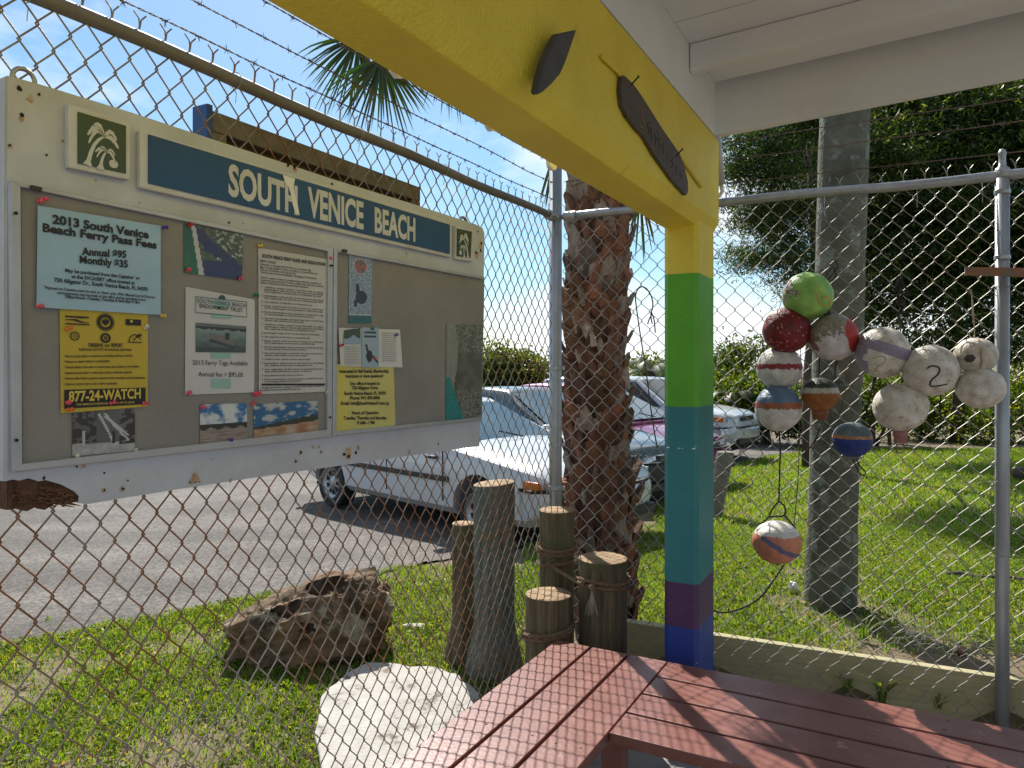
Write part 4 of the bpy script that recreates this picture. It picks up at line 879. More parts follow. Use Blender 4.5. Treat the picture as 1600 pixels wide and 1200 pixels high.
sq(0, .05, z1-.444, z1-.056, .03, 0, 'frame_board', M['greywood']); sq(.95, 1, z1-.444, z1-.056, .03, 0, 'frame_board', M['greywood']); sq(-.022, -.002, z1-.5, z1+.012, .06, -.005, 'blue_edge', M['bluep'])
for a in (.1, .5, .9):
    sq(a, a+.012, z1-.4, z1-.1, .02, .008, 'hanger_strap', M['galv'])

# ---------------------------------------------------------------- fishing floats
GB = 'painted fishing floats hung on the bright fence'
def jag(n, amp): return amp*n
def make_buoy(px, py, rp_, colf, label, squash=1.0, name='fishing_float', tilt=(0, 0), near=0.0, neck=None, prof=None, num=None, side=None):
    c0_ = RF(px, py, 0); d = c0_.y; r_ = rp_/F*d; c = RF(px, py, r_*.98+near+.012)
    r_ = rp_/F*c.y
    o = thing(name, label, 'float', c, GB); b = MB(); n, k = 110, 80; sd_ = random.random()*99
    ax = (UP+UR*tilt[0]+NR*tilt[1]).normalized(); a = (UR-ax*UR.dot(ax)).normalized(); bb = ax.cross(a); vs_ = []
    for i in range(k+1):
        ph_ = math.pi*i/k
        for j in range(n):
            t = 2*math.pi*j/n; v = Vector((math.sin(ph_)*math.cos(t), math.sin(ph_)*math.sin(t), math.cos(ph_)))
            rr = r_*(1+.034*noise.noise(v*2.2+Vector((sd_, 0, 0)))+.006*noise.noise(v*9+Vector((sd_, 3, 0))))
            if prof: pr = prof(v.z); w = Vector((math.cos(t)*pr[0], math.sin(t)*pr[0], pr[1]))
            else: w = Vector((v.x, v.y, v.z*squash))
            vs_.append(c+(a*w.x+bb*w.y+ax*w.z)*rr)
    vc = []
    for i in range(k+1):
        for j in range(n):
            ph_ = math.pi*i/k; t = 2*math.pi*j/n; v = Vector((math.sin(ph_)*math.cos(t), math.sin(ph_)*math.sin(t), math.cos(ph_)))
            wv = a*v.x+bb*v.y+ax*v.z
            vc += [*colf(wv.dot(UR), wv.dot(NR), wv.z, v.z, noise.noise(v*3.1+Vector((sd_, 0, 0))), 1.5*noise.fractal(v*9+Vector((sd_, 5, 0)), 1, 2, 3)), 1]
    b.v = [tuple(q) for q in vs_]; b.f = [(i*n+j, (i+1)*n+j, (i+1)*n+(j+1) % n, i*n+(j+1) % n) for i in range(k) for j in range(n)]; b.c = [None]*len(b.f); b.m = [0]*len(b.f)
    fo = b.build('float_body', M['buoy'], o, sm=True); fo.data.color_attributes.new('Col', 'FLOAT_COLOR', 'POINT').data.foreach_set('color', vc)
    if neck:
        nb_, nm_ = neck; b = MB(); b.lathe([(r_*nb_[0], 0), (r_*nb_[0]*1.02, -r_*nb_[1]*.5), (r_*nb_[0]*.9, -r_*nb_[1]*.55), (r_*nb_[0]*.85, -r_*nb_[1])], 16, c-ax*r_*(nb_[2])); b.build('float_neck', nm_, o, sm=True)
    if num:
        b = MB(); pts = []
        tov = (Vector((0, 0, H))-c).normalized()
        for (x, y) in num[0]:
            u_ = (x-px)/rp_; v_ = -(y-py)/rp_; rt = Vector((-tov.y, tov.x, 0)).normalized(); rt = -rt if rt.x < 0 else rt; up_ = rt.cross(-tov); up_ = -up_ if up_.z < 0 else up_
            w_2 = max(0, 1-u_*u_-v_*v_)**.5; dv_ = (rt*u_+up_*v_+tov*w_2); pts.append(c+dv_*r_*1.006)
        dn = twisted(pts, .01, False, 6); b.tube(dn, num[1]/F*c.y, 6); b.build('painted_mark', num[2], o, sm=True)
    return o, c, r_
white = (.66, .61, .55); dirty = (.30, .25, .19); dark = (.05, .04, .035)
def wh(base=white):
    def f(sx, sy, sz, vz, n1, n2):
        c = lerp(base, (base[0]*.82, base[1]*.78, base[2]*.70), .5+n1); 
        if n2 > .95 or (n1 > .42 and n2 > .3): c = lerp(c, dirty, .8)
        return c
    return f
def f_green(sx, sy, sz, vz, n1, n2):
    if sx < -.55+.35*n1+.3*(1-sz)*.5 and sz > -.1+.3*n2: return (.16, .10, .085) if n2 > -.1 else (.4, .36, .3)
    return lerp((.20, .42, .10), (.30, .50, .10), .5+n1)
def f_red(sx, sy, sz, vz, n1, n2):
    if n2 > 1.0: return (.5, .35, .3)
    return lerp((.20, .012, .014), (.12, .010, .012), .5+n1+sz*.3)
def f_whred(sx, sy, sz, vz, n1, n2):
    if sx > .52+.03*n1+.25*sz*sz-.15*sz: return (.40, .035, .025)
    if sz > .10+.22*n1+.25*n2+.1*sx: return lerp((.20, .17, .13), (.30, .26, .2), .5+n2)
    if sx < -.6+.3*n1: return (.22, .12, .09)
    return (.56, .50, .50)
def band(stops):
    def f(sx, sy, sz, vz, n1, n2):
        z = vz+.035*n2+.02*n1
        for t, c in stops:
            if z > t: return lerp(c, tuple(k*.75 for k in c), .4+n1+(.5 if n2 > .35 else 0))
        return stops[-1][1]
    return f
def spots(f, thr, sc_c, cond=lambda *a: True):
    def g(sx, sy, sz, vz, n1, n2):
        return sc_c if n2 > thr and cond(sx, sy, sz, vz) else f(sx, sy, sz, vz, n1, n2)
    return g
orange = mat('orange_marker', (.65, .25, .04), None); blackp = mat('black_marker', (.02, .025, .03), None); tanp = mat('brown_marker', (.40, .24, .10), None)
make_buoy(1302, 527, 36.5, f_whred, 'white float with a red flank and grey weathered top, below the green one', near=-.01)
make_buoy(1262, 463, 37.5, f_green, 'lime green float with an orange scrawl, highest of the cluster', tilt=(.3, .2), num=([(1270, 456), (1276, 463), (1278, 472), (1287, 478), (1294, 472), (1288, 464), (1282, 467)], .7, orange))
make_buoy(1218, 575, 34.0, band([(.18, white), (-.06, (.28, .02, .03)), (-2, white)]), 'off-white float with one dark red stripe, under the all-red one', near=-.02)
make_buoy(1229, 516, 36.0, f_red, 'dark red float with chipped paint', tilt=(.2, .1), near=.015)
make_buoy(1379, 551, 39.5, lambda sx, sy, sz, vz, n1, n2: ((.27, .22, .30) if (-.05 < sz+.38*sx < .42 or (sx < -.35 and sz+.3*sx < -.0 and (sx+.55)**2+(sz+.2)**2 > .02 and sx < -.52)) else wh()(sx, sy, sz, vz, n1, n2)), 'white float with a broad lavender band and a brown scrawl', num=([(1366, 560), (1376, 556), (1384, 562), (1372, 573), (1370, 579), (1392, 577)], .8, tanp))
make_buoy(1454, 579, 40.0, wh(), 'white float with a bold black number two painted on it', near=.02, num=([(1449, 576), (1456, 572), (1465, 575), (1464, 584), (1455, 594), (1454, 602), (1464, 602), (1476, 599)], 1.3, blackp))
make_buoy(1524, 556, 30.5, spots(wh((.60, .55, .48)), -9, dark, lambda sx, sy, sz, vz: (sx+.35)**2+(sz+.15)**2 < .05), 'smaller white float with a dark smudge and a brown seam', squash=.93, num=([(1528, 530), (1531, 550), (1532, 565), (1528, 582)], 1.2, tanp))
make_buoy(1532, 606, 34.5, wh((.66, .61, .56)), 'plain cream float hanging below the smudged one beside the grey post', near=.012, squash=.93)
make_buoy(1407, 636, 40.0, wh(), 'big white float with a rust-pink stub underneath', squash=.93, neck=((.27, .55, .86), mat('rust_pink_stub', (.26, .11, .09), (.34, .18, .15), 20, .8)))
make_buoy(1216, 638, 35.0, band([(.28, (.13, .20, .30)), (.0, (.38, .11, .05)), (-2, white)]), 'float with pale blue top, rusty orange stripe and white bottom', near=.025, squash=1.02)
def acorn(vz):
    z = vz
    if z > 0: return (math.sqrt(max(0, 1-z*z)), z*.95)
    r_ = math.sqrt(max(0, 1-z*z)); return (r_*(.82+.18*(1+z)) , z*.95)
make_buoy(1281, 617, 28.5, band([(.42, (.05, .055, .04)), (.12, (.50, .46, .38)), (-2, (.30, .105, .02))]), 'acorn-shaped float with black top, white band and amber brown bottom', prof=acorn, neck=((.44, .55, .80), mat('brown_neck', (.16, .05, .02), (.22, .08, .03), 20, .6)))
make_buoy(1332, 687, 29.5, band([(.28, (.13, .17, .19)), (.10, (.45, .20, .08)), (-2, (.012, .035, .20))]), 'float with grey top, orange stripe and deep blue bottom', squash=.93)
make_buoy(1214, 847, 37.0, lambda sx, sy, sz, vz, n1, n2: (.62, .58, .52) if sz > .42+.1*n1-.0*sx else ((.13, .11, .19) if abs(sz+.62*sx-.02+.05*n1) < .13 and sx > -.55 else (.56, .20, .11)), 'orange float with a white top and a purple slash, hanging lowest on a black rope', squash=.90)
# ropes
def cord(name, label, paths, r_, m, parts='strand', plain=False, cat='rope'):
    o = thing(name, label, cat, paths[0][0])
    for p in paths:
        b = MB(); rope_mb(b, p, r_, plain=plain, steps=8, sides=4); b.build(parts, m, o, sm=True)
    return o
R_ = lambda pts, off: [RF(x, y, off) for x, y in pts]
cord('hanging_rope', 'thick black rope noosed round the lowest orange float', [R_([(1217, 671), (1219, 700), (1218, 740), (1217, 783)], .03), R_([(1217, 783), (1207, 795), (1203, 806), (1215, 807), (1226, 804), (1226, 792), (1217, 783)], .04), R_([(1226, 806), (1240, 822), (1251, 842), (1252, 856), (1246, 866), (1232, 876), (1214, 882)], .05), R_([(1204, 806), (1190, 818), (1180, 832)], .06), R_([(1225, 882), (1208, 908), (1186, 935), (1160, 950), (1135, 957), (1114, 955)], .02)], .0042, M['ropeb'])
cord('rope_ring', 'loose thin rope ring looped round the striped floats on the fence', [R_([(1221, 470), (1211, 510), (1202, 560), (1196, 610), (1193, 640), (1196, 665), (1207, 690), (1225, 700), (1250, 703), (1275, 697), (1296, 683), (1308, 662), (1316, 630), (1325, 590), (1330, 560)], .075), R_([(1222, 440), (1226, 425), (1226, 400)], .02)], .0022, M['ropeo'])
cord('brown_rope', 'brown cord hanging straight down past the amber acorn-shaped float', [R_([(1251, 545), (1252, 600), (1250, 650), (1249, 700), (1246, 760), (1240, 830)], .02), R_([(1199, 540), (1196, 580), (1195, 630)], .06), R_([(1235, 550), (1243, 590), (1246, 625)], .09)], .0023, M['ropeo'])
def tails(label, paths, r_=.003, m=None): return cord('rope_tail', label, paths, r_, m or M['ropeb'])
tails('black rope knot and tail on the lower edge of the green float', [R_([(1284, 485), (1290, 483), (1296, 489), (1288, 493), (1293, 500), (1290, 523)], .12)], .004)
tails('black rope end hanging under the red-flanked float', [R_([(1306, 562), (1310, 560), (1306, 570), (1304, 590)], .08), R_([(1280, 555), (1280, 575), (1279, 592)], .06)], .0035)
tails('black rope tails tangled below the lavender banded float', [R_([(1362, 586), (1369, 590), (1366, 598), (1362, 610), (1355, 640), (1352, 655)], .05), R_([(1366, 590), (1364, 600), (1366, 612), (1363, 640), (1359, 668)], .05)], .004)
tails('black rope stub hanging under the float numbered two', [R_([(1462, 618), (1470, 620), (1468, 635), (1471, 660)], .05), R_([(1470, 532), (1478, 545), (1488, 556), (1500, 559), (1512, 558)], .09)], .004)
tails('looped black rope tail under the deep blue bottomed float', [R_([(1332, 716), (1335, 722), (1340, 734), (1348, 743), (1352, 738), (1342, 726), (1338, 716)], .05)], .003)
tails('twisted black rope tail under the amber acorn-shaped float', [R_([(1281, 668), (1277, 680), (1268, 696), (1258, 706)], .04), R_([(1279, 670), (1276, 684), (1270, 702)], .04)], .003)
tails('small rope loop below the stub of the big white float', [R_([(1400, 692), (1403, 702), (1400, 706), (1405, 707), (1413, 703), (1411, 694), (1404, 690)], .05)], .003, M['rope'])
tails('black rope bunch knotted to the mesh above the lavender banded float', [R_([(1402, 432), (1408, 440), (1400, 450), (1410, 458), (1402, 470), (1408, 480), (1404, 495), (1412, 510), (1410, 530), (1408, 545)], .02), R_([(1410, 434), (1401, 444), (1409, 452), (1403, 463), (1412, 472), (1408, 490)], .025), R_([(1404, 440), (1415, 450), (1420, 462)], .02), R_([(1411, 560), (1411, 580), (1409, 600)], .03)], .0055)
tails('black rope loops tied to the mesh above the green float', [R_([(1303, 405), (1309, 415), (1300, 428), (1292, 440), (1290, 432), (1300, 418), (1306, 428), (1298, 440)], .03), R_([(1236, 390), (1238, 410), (1240, 430)], .02)], .003)
tails('pale string holding the smudged white float to the fence', [R_([(1516, 452), (1520, 470), (1522, 500), (1523, 528)], .02), R_([(1518, 452), (1519, 480), (1521, 505)], .022)], .002, M['ropep'])
cord('wire_hook', 'long dark cable hooked over the mesh between the palm and the painted column', [R_([(1019, 506), (1017, 492), (1020, 478), (1018, 464), (1011, 452), (1003, 448), (996, 453), (993, 465), (995, 485), (1000, 520), (1008, 570), (1014, 615), (1020, 660), (1027, 700)], .012), R_([(1019, 490), (1014, 500), (1012, 507)], .014), R_([(1018, 488), (1022, 500), (1024, 520)], .014)], .0032, M['ropeo'], plain=True)
# painted stick tied to the post
a_, b2 = RF(1508, 424, .05), RF(1680, 427, .05)
o = MB(); o.prism([a_+UP*.018, a_-UP*.014, b2-UP*.018, b2+UP*.018], -NR*.02); o = o.build('painted_slat', mat('flaking_teal_and_rust', (.12, .17, .14), (.24, .09, .05), 6, .8, 0, .3, c3=(.28, .12, .06), t3=.5, sc3=6), org=a_); tag(o, 'short slat with flaking teal and rust paint crossing the grey fence post', 'slat')
# ---------------------------------------------------------------- rock
def rock():
    base = G(462, 1052); c = base+Vector((.0, .32, .12)); bmx = bmesh.new(); bmesh.ops.create_icosphere(bmx, subdivisions=6, radius=1)
    ax = Vector((1, .18, 0)).normalized(); ay = Vector((-.18, 1, 0))
    for v in bmx.verts:
        n = v.co.normalized(); p = Vector([math.copysign(abs(q)**.80, q) for q in n])
        d = 1.02+.16*noise.fractal(n*1.2+Vector((3, 1, 0)), 1, 2, 2)+.11*noise.fractal(n*3.2, 1, 2, 5)+.05*noise.fractal(n*10, 1, 2, 3)-.09*max(0, .22-abs(noise.noise(n*4.5+Vector((9, 2, 1)))))
        for h, rr, dp_ in ((Vector((.75, -.7, .25)), .24, .10), (Vector((-.75, -.6, .2)), .22, .10), (Vector((.2, -.98, .05)), .28, .10), (Vector((-.2, -.95, -.2)), .2, .08), (Vector((.45, -.9, -.15)), .18, .08), (Vector((-.5, -.85, .1)), .15, .08)):
            t = (n-h.normalized()).length+.06*noise.noise(n*7)
            if t < rr: d -= dp_*(1-smooth(max(0, t/rr)**2.5))
        q = p*d; v.co = ax*q.x*.425+ay*q.y*.25+UP*(q.z*(.235+.045*q.x)+.05*q.x)
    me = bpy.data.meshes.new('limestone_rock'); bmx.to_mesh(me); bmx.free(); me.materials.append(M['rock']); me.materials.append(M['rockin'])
    o = bpy.data.objects.new('limestone_rock', me); COL.objects.link(o); o.location = c
    cuts = bmesh.new()
    for px, py, d_, r_, tilt_ in ((505, 912, 3.98, (.135, .10, .085), .15), (448, 948, 3.88, (.085, .075, .07), .5), (395, 950, 3.86, (.045, .045, .04), .5), (560, 945, 3.88, (.04, .05, .05), .8), (480, 985, 3.80, (.05, .05, .035), 1.0)):
        g = bmesh.new(); bmesh.ops.create_icosphere(g, subdivisions=4, radius=1); q = P(px, py, d_)-c; sd_ = px*.1
        for v in g.verts: n = v.co.copy(); v.co = Vector((n.x*r_[0], n.y*r_[1], n.z*r_[2]))*(1+.45*noise.fractal(n*1.6+Vector((sd_, 0, 0)), 1, 2, 3))+q
        t_ = bpy.data.meshes.new('t'); g.to_mesh(t_); cuts.from_mesh(t_); g.free(); bpy.data.meshes.remove(t_)
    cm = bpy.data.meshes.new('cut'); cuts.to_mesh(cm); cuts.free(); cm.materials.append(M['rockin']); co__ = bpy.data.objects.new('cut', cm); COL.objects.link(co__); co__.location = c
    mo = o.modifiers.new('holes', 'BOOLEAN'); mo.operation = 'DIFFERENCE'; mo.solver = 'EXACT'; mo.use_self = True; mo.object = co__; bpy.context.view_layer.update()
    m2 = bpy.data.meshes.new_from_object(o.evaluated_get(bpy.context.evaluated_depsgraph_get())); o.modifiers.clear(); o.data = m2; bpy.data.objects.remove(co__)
    m2.shade_smooth(); m2.set_sharp_from_angle(angle=R(50)); tag(o, 'big brown pitted limestone rock with two deep holes lying on the grass edge', 'rock')
M['rockin'] = mat('shaded_hollow_limestone', (.09, .055, .03), (.035, .022, .014), 9, .95, 0, 1.0, 30)  # darker limestone inside the holes, their shade put into the colour
rock()

# ---------------------------------------------------------------- palm beside the corner post
pb = G(945, 1004); pb = Vector((.54, 4.22, ground_h(.54, 4.22)))
palm = thing('sabal_palm', 'cabbage palm with criss-cross brown leaf bases close behind the fence corner', 'palm', pb)
def pcen(z): return Vector((.535-.035*math.sin(z*1.2)-.01*z, 4.22+.02*z, z))
def prad(z): return .155+.012*math.sin(z*2.3)+(.03*max(0, .4-z))
b = MB(); n = 30; vs_ = []; k = 70; zt_ = 4.7
for i in range(k+1):
    z = pb.z-.05+(zt_-pb.z)*i/k; c = pcen(z)
    for j in range(n):
        a = 2*math.pi*j/n; rr = prad(z)*(1+.10*noise.noise((math.cos(a)*2, math.sin(a)*2, z*5))); vs_.append(c+Vector((math.cos(a)*rr, math.sin(a)*rr, 0)))
b.add(vs_, [(i*n+j, i*n+(j+1) % n, (i+1)*n+(j+1) % n, (i+1)*n+j) for i in range(k) for j in range(n)]); b.build('trunk', M['bark'], palm, sm=True)
boot_m = [M['boot'], mat('palm_leaf_base_grey', (.34, .27, .22), (.17, .12, .09), 9, .9, 0, 1, 40, stretch=(3, 3, 1)), mat('palm_leaf_base_red', (.30, .13, .07), (.13, .05, .03), 9, .9, 0, 1, 40, stretch=(3, 3, 1))]
def boot_mesh(seed):
    """a split leaf base: two straps rising from either side and meeting in a broken stub"""
    r_ = random.Random(seed); b = MB(); L = .20*r_.uniform(.85, 1.15)
    for sg in (-1, 1):
        pts = [Vector((sg*.075, .004, -.09)), Vector((sg*.058, .018, -.03)), Vector((sg*.032, .036, .03)), Vector((sg*.012, .055, .085))]
        ws = [.026, .034, .038, .036]; th = [.008, .012, .014, .014]; vs_ = []
        for p, w_1, t_1 in zip(pts, ws, th):
            jx = r_.uniform(-.004, .004)
            for dx, dy in ((-1, -1), (1, -1), (1, .6), (0, 1.3), (-1, .6)): vs_.append((p.x+dx*w_1+jx, p.y+dy*t_1, p.z+r_.uniform(-.003, .003)))
        fs = [(i*5+j, i*5+(j+1) % 5, (i+1)*5+(j+1) % 5, (i+1)*5+j) for i in range(3) for j in range(5)]+[(4, 3, 2, 1, 0), (15, 16, 17, 18, 19)]; b.add(vs_, fs)
    w0 = r_.uniform(.030, .040); L2 = r_.uniform(.03, .07); tp = [(-w0, .045, .06), (w0, .045, .06), (w0*.85, .085, .06+L2*r_.uniform(.7, 1)), (r_.uniform(-.2, .3)*w0, .09, .06+L2*r_.uniform(1, 1.25)), (-w0*.8, .08, .06+L2*r_.uniform(.6, 1))]
    b.add([tp[0], tp[1], tp[2], tp[3], tp[4]]+[(x, y+.026-(.012 if i > 1 else 0), z) for i, (x, y, z) in enumerate(tp)], [(4, 3, 2, 1, 0), (5, 6, 7, 8, 9)]+[(i, (i+1) % 5, 5+(i+1) % 5, 5+i) for i in range(5)])
    me = bpy.data.meshes.new('leaf_base'); me.from_pydata(b.v, [], b.f); me.update(); return me
boot_m = [vary(m_, .45, 1.25) for m_ in boot_m]
bm_ = [boot_mesh(s_) for s_ in range(9)]
for i, me in enumerate(bm_): me.materials.append(boot_m[i % 3])
z = pb.z+.12; i = 0
while z < 4.5:
    a = i*2.3999; c = pcen(z); rr = prad(z)
    if math.sin(a) < .35:                                                # only the side facing the shelter is ever seen
        o = bpy.data.objects.new('leaf_base', bm_[random.randrange(9)]); COL.objects.link(o); o.parent = palm
        o.location = c+Vector((math.cos(a)*rr*.78, math.sin(a)*rr*.78, 0))-pb; o.rotation_euler = (random.uniform(-.12, .06), random.uniform(-.12, .12), a-math.pi/2+random.uniform(-.12, .12)); s_ = random.uniform(1.1, 1.5); o.scale = (s_, s_*random.uniform(.55, .85), s_*random.uniform(1, 1.25))
    z += .0165; i += 1
def fan_leaf(hub, axis, L, spread, m, parent, nseg=34, droop=.5, col=(.035, .07, .02), w=.018, fold=0.0):
    axis = axis.normalized(); side = axis.cross(Vector((.1, -1, .2))).normalized(); nrm = side.cross(axis); V, Fq, C = [], [], []
    for i in range(nseg):
        a = (i/(nseg-1)-.5)*spread+random.uniform(-.03, .03); d = (axis*math.cos(a)+side*math.sin(a)+nrm*random.uniform(-.15, .15)).normalized(); l_ = L*(1-.25*abs(a)/(spread/2+.01))*random.uniform(.8, 1.08)
        wd = d.cross(nrm).normalized(); pts = []; k = 7; cc_ = [q*random.uniform(.6, 1.3) for q in col]
        tw = random.uniform(-.7, .7)
        for j in range(k+1):
            t = j/k; p = hub+d*l_*t-UP*droop*l_*max(0, t-.35)**1.8*random.uniform(.8, 1.2)*(1-abs(d.z)*.6); ww = w*(.35+1.3*t if t < .35 else 1.0*(1-t)**.6+.02)*(.9 if j < k else .1); wv = (wd*math.cos(tw)+nrm*math.sin(tw)); pts.append((p-wv*ww*.5, p+wv*ww*.5))
        for j in range(k):
            bI = len(V); V += [tuple(pts[j][0]), tuple(pts[j][1]), tuple(pts[j+1][1]), tuple(pts[j+1][0])]; Fq.append((bI, bI+1, bI+2, bI+3)); C.append(cc_)
    return np_mesh('fan_leaf', np.array(V), np.array(Fq), np.array(C), m, tuple(Vector(parent['o'])), parent)
ctop = pcen(4.6)
def petiole(hub):
    b = MB(); midp = (ctop+hub)/2+UP*.35; pts = [ctop*(1-t)**2+midp*2*t*(1-t)+hub*t*t for t in [i/8 for i in range(9)]]; b.tube(pts, [.016-.001*i for i in range(9)], 6); b.build('petiole', M['palm_st'], palm)
M['palm_st'] = mat('green_petiole', (.08, .12, .035), None)
hb = [(P(596, 92, 3.95), Vector((-.10, .05, -1)), .42, 2.3), (P(700, 60, 4.1), Vector((.15, .05, -1)), .42, 1.6), (P(560, 60, 4.5), Vector((-.5, .1, -.8)), .5, 2.0), (P(868, 238, 4.3), Vector((-.12, .0, -1)), .42, .45), (P(1000, 300, 4.5), Vector((.1, .1, -1)), .40, .8)]
for h_, a_, L_, sp_ in hb: fan_leaf(h_, a_, L_, sp_, M['palm'], palm, nseg=46 if sp_ > 1 else 12, w=.022)
for h_ in (hb[0][0], hb[1][0], hb[2][0]): petiole(h_)
for i in range(26):
    a = i*2.4; el = random.uniform(-.5, 1.2); dv_ = Vector((math.cos(a)*math.cos(el), math.sin(a)*math.cos(el), math.sin(el))); h_ = ctop+dv_*random.uniform(.55, .9)
    if h_.x < .25 and h_.z < 4.7: continue
    fan_leaf(h_, dv_*.8+UP*-.4, .6, 2.6, M['palm'], palm, nseg=30, w=.03); petiole(h_)
# sprouting thin strands below the beam

# ---------------------------------------------------------------- grey lichen trunk
tb = G(1297, 944)
gt = thing('grey_trunk_tree', 'tall smooth grey lichen-spotted palm trunk standing in the lawn behind the floats', 'tree', tb)
b = MB(); n = 30; vs_ = []; k = 60; d0 = tb.y
for i in range(k+1):
    z = tb.z-.05+(7.2-tb.z)*i/k; py = Y0-(z-H)/d0*F; 
    pxc = 1297+(1320-1297)*max(0, min(1.6, (944-py)/769)); wpx = 73 if py < 800 else 73+ (py-800)/150*6
    c = Vector(((pxc-800)/F*d0, d0, z)); rr = wpx/2/F*d0*(1+.012*math.sin(z*38)+.02*noise.noise((z*2, 0, 0)))
    for j in range(n):
        a = 2*math.pi*j/n; r2 = rr*(1+.03*noise.noise((math.cos(a)*2, math.sin(a)*2, z*2))); vs_.append(c+Vector((math.cos(a)*r2, math.sin(a)*r2, 0)))
b.add(vs_, [(i*n+j, i*n+(j+1) % n, (i+1)*n+(j+1) % n, (i+1)*n+j) for i in range(k) for j in range(n)]); b.build('trunk', M['gtrunk'], gt, sm=True)
gtop = Vector((vs_[-1][0]-.1, d0, 7.1))
for i in range(18):
    a = i*2.4; el = random.uniform(-.4, 1.1); dv_ = Vector((math.cos(a)*math.cos(el), math.sin(a)*math.cos(el), math.sin(el))); fan_leaf(gtop+dv_*.7, dv_*.8-UP*.3, .7, 2.6, M['palm'], gt, nseg=26, w=.035)

# ---------------------------------------------------------------- trees and bushes
def branchy(b, p, d, L, r_, depth, ends, up=.15):
    if depth == 0: ends.append(p); return
    k = 5; pts = [p]
    for i in range(k): d = (d+Vector((random.uniform(-.25, .25), random.uniform(-.25, .25), random.uniform(-.15, .25)))*.5+UP*up*.2).normalized(); p = p+d*L/k; pts.append(p)
    b.tube(pts, [r_*(1-.5*i/k) for i in range(k+1)], 6)
    for _ in range(3 if depth > 1 else 2): branchy(b, p, (d+Vector((random.uniform(-1, 1), random.uniform(-1, 1), random.uniform(-.4, .6)))*.8).normalized(), L*.72, r_*.5, depth-1, ends, up)
def tree(name, label, base, blobs, leaf, size, nleaf, cat, col, tint, trunk=None, tm=None, aspect=.45, group=None, clump=None, crown='crown'):
    """blobs: list of (centre, radii); leaves gather in clumps spread through the blobs"""
    o = thing(name, label, cat, base, group); tot = sum(r[0]*r[1]*r[2] for _, r in blobs)**1; pos = []
    for c, r in blobs:
        m_ = max(20, int(nleaf*(r[0]*r[1]*r[2])/tot)); nc = max(6, m_//clump) if clump else 0
        if clump:
            cc = unit(rng.normal(size=(nc, 3)))*(rng.random((nc, 1))**(1/2.2))*np.array(r)+np.array(c)
            idx = rng.integers(0, nc, m_); sg = size*2.2
            pos.append(cc[idx]+rng.normal(size=(m_, 3))*sg*np.array([1.25, 1.25, .55])*(.5+rng.random((m_, 1))))
        else: pos.append(unit(rng.normal(size=(m_, 3)))*(rng.random((m_, 1))**(1/2.6))*np.array(r)+np.array(c))
    pos = np.concatenate(pos); pos[:, 2] = np.maximum(pos[:, 2], base[2]+.02)
    V, Fq, C = leaves(pos, size, aspect, col, .9, tint=tint); np_mesh(crown, V, Fq, C, leaf, tuple(Vector(o['o'])), o)
    if trunk:
        b = MB()
        for tp in trunk: b.tube([Vector(p) for p in tp[0]], tp[1], 9)
        b.build('trunk', tm or M['dtrunk'], o, sm=True)
    return o
gz = lambda x, y: ground_h(x, y)
def V3(p): return Vector(p)
# dark conifer over the lawn
cb_ = G(1494, 692); cx = lambda px, py, d: tuple(P(px, py, d))
dC = 12.5
def blobpx(lst): return [(cx(px, py, d), (rx/F*d, rz_, rz/F*d)) for px, py, d, rx, rz, rz_ in lst]
bl1 = blobpx([(px, py, d*1.33, rx, rz, ry) for px, py, d, rx, rz, ry in [(1330, 260, 11.5, 120, 90, 1.3), (1450, 330, 12, 130, 120, 1.5), (1570, 240, 12, 130, 120, 1.5), (1500, 180, 12.5, 150, 80, 1.5), (1400, 420, 11.8, 100, 80, 1.1), (1560, 420, 12, 110, 100, 1.3), (1650, 380, 12, 120, 150, 1.5), (1330, 150, 12.5, 110, 60, 1.3), (1480, 520, 11.5, 55, 38, .8), (1400, 520, 11.6, 50, 34, .7), (1590, 525, 11.5, 60, 38, .8), (1330, 480, 11.5, 40, 50, .6)]])
trk = [([(cb_.x, cb_.y, cb_.z-.1), (cb_.x+.05, cb_.y-.1, 1.6), (cb_.x-.02, cb_.y, 3.2), (cb_.x+.3, cb_.y, 5.5), (cb_.x+.2, cb_.y, 8.5)], [.17, .14, .13, .10, .04])]
for i in range(14):
    a = random.uniform(0, 6.28); z0 = random.uniform(2.6, 7.5); L_ = random.uniform(1.5, 3.4); c = Vector((cb_.x+.2, cb_.y, z0)); trk.append(([c, c+Vector((math.cos(a)*L_*.5, math.sin(a)*L_*.3-.2, .15)), c+Vector((math.cos(a)*L_, math.sin(a)*L_*.6-.4, .1+random.uniform(-.3, .3)))], [.05, .03, .01]))
tree('cedar_tree', 'large dark cedar with shaggy drooping foliage shading the top of the bright fence', cb_, bl1, M['needle'], .13, 200000, 'tree', (.032, .060, .014), (.14, .19, .03), trk, aspect=.26, clump=330)
# the second conifer, nearer the column
cb2 = G(1264, 732)
bl2 = blobpx([(1190, 250, 10.6, 62, 46, .8), (1175, 335, 10.6, 42, 36, .6), (1215, 400, 10.8, 60, 36, .7), (1160, 398, 10.4, 26, 18, .4), (1240, 330, 11, 60, 60, .9), (1250, 180, 11, 80, 50, .9), (1150, 215, 10.6, 24, 20, .5), (1165, 270, 10.6, 30, 16, .4), (1260, 440, 11, 50, 26, .6), (1180, 160, 11.2, 60, 36, .8)])
trk2 = [([(cb2.x, cb2.y, cb2.z-.1), (cb2.x, cb2.y, 1.4), (cb2.x+.1, cb2.y-.1, 3), (cb2.x-.1, cb2.y-.2, 5.5)], [.12, .11, .09, .03])]
for (px, py) in ((1180, 250), (1175, 335), (1215, 400), (1245, 190)): e_ = P(px, py, 10.7); trk2.append(([Vector((cb2.x, cb2.y, e_.z-.2)), (Vector((cb2.x, cb2.y, e_.z))+e_)/2, e_], [.035, .02, .008]))
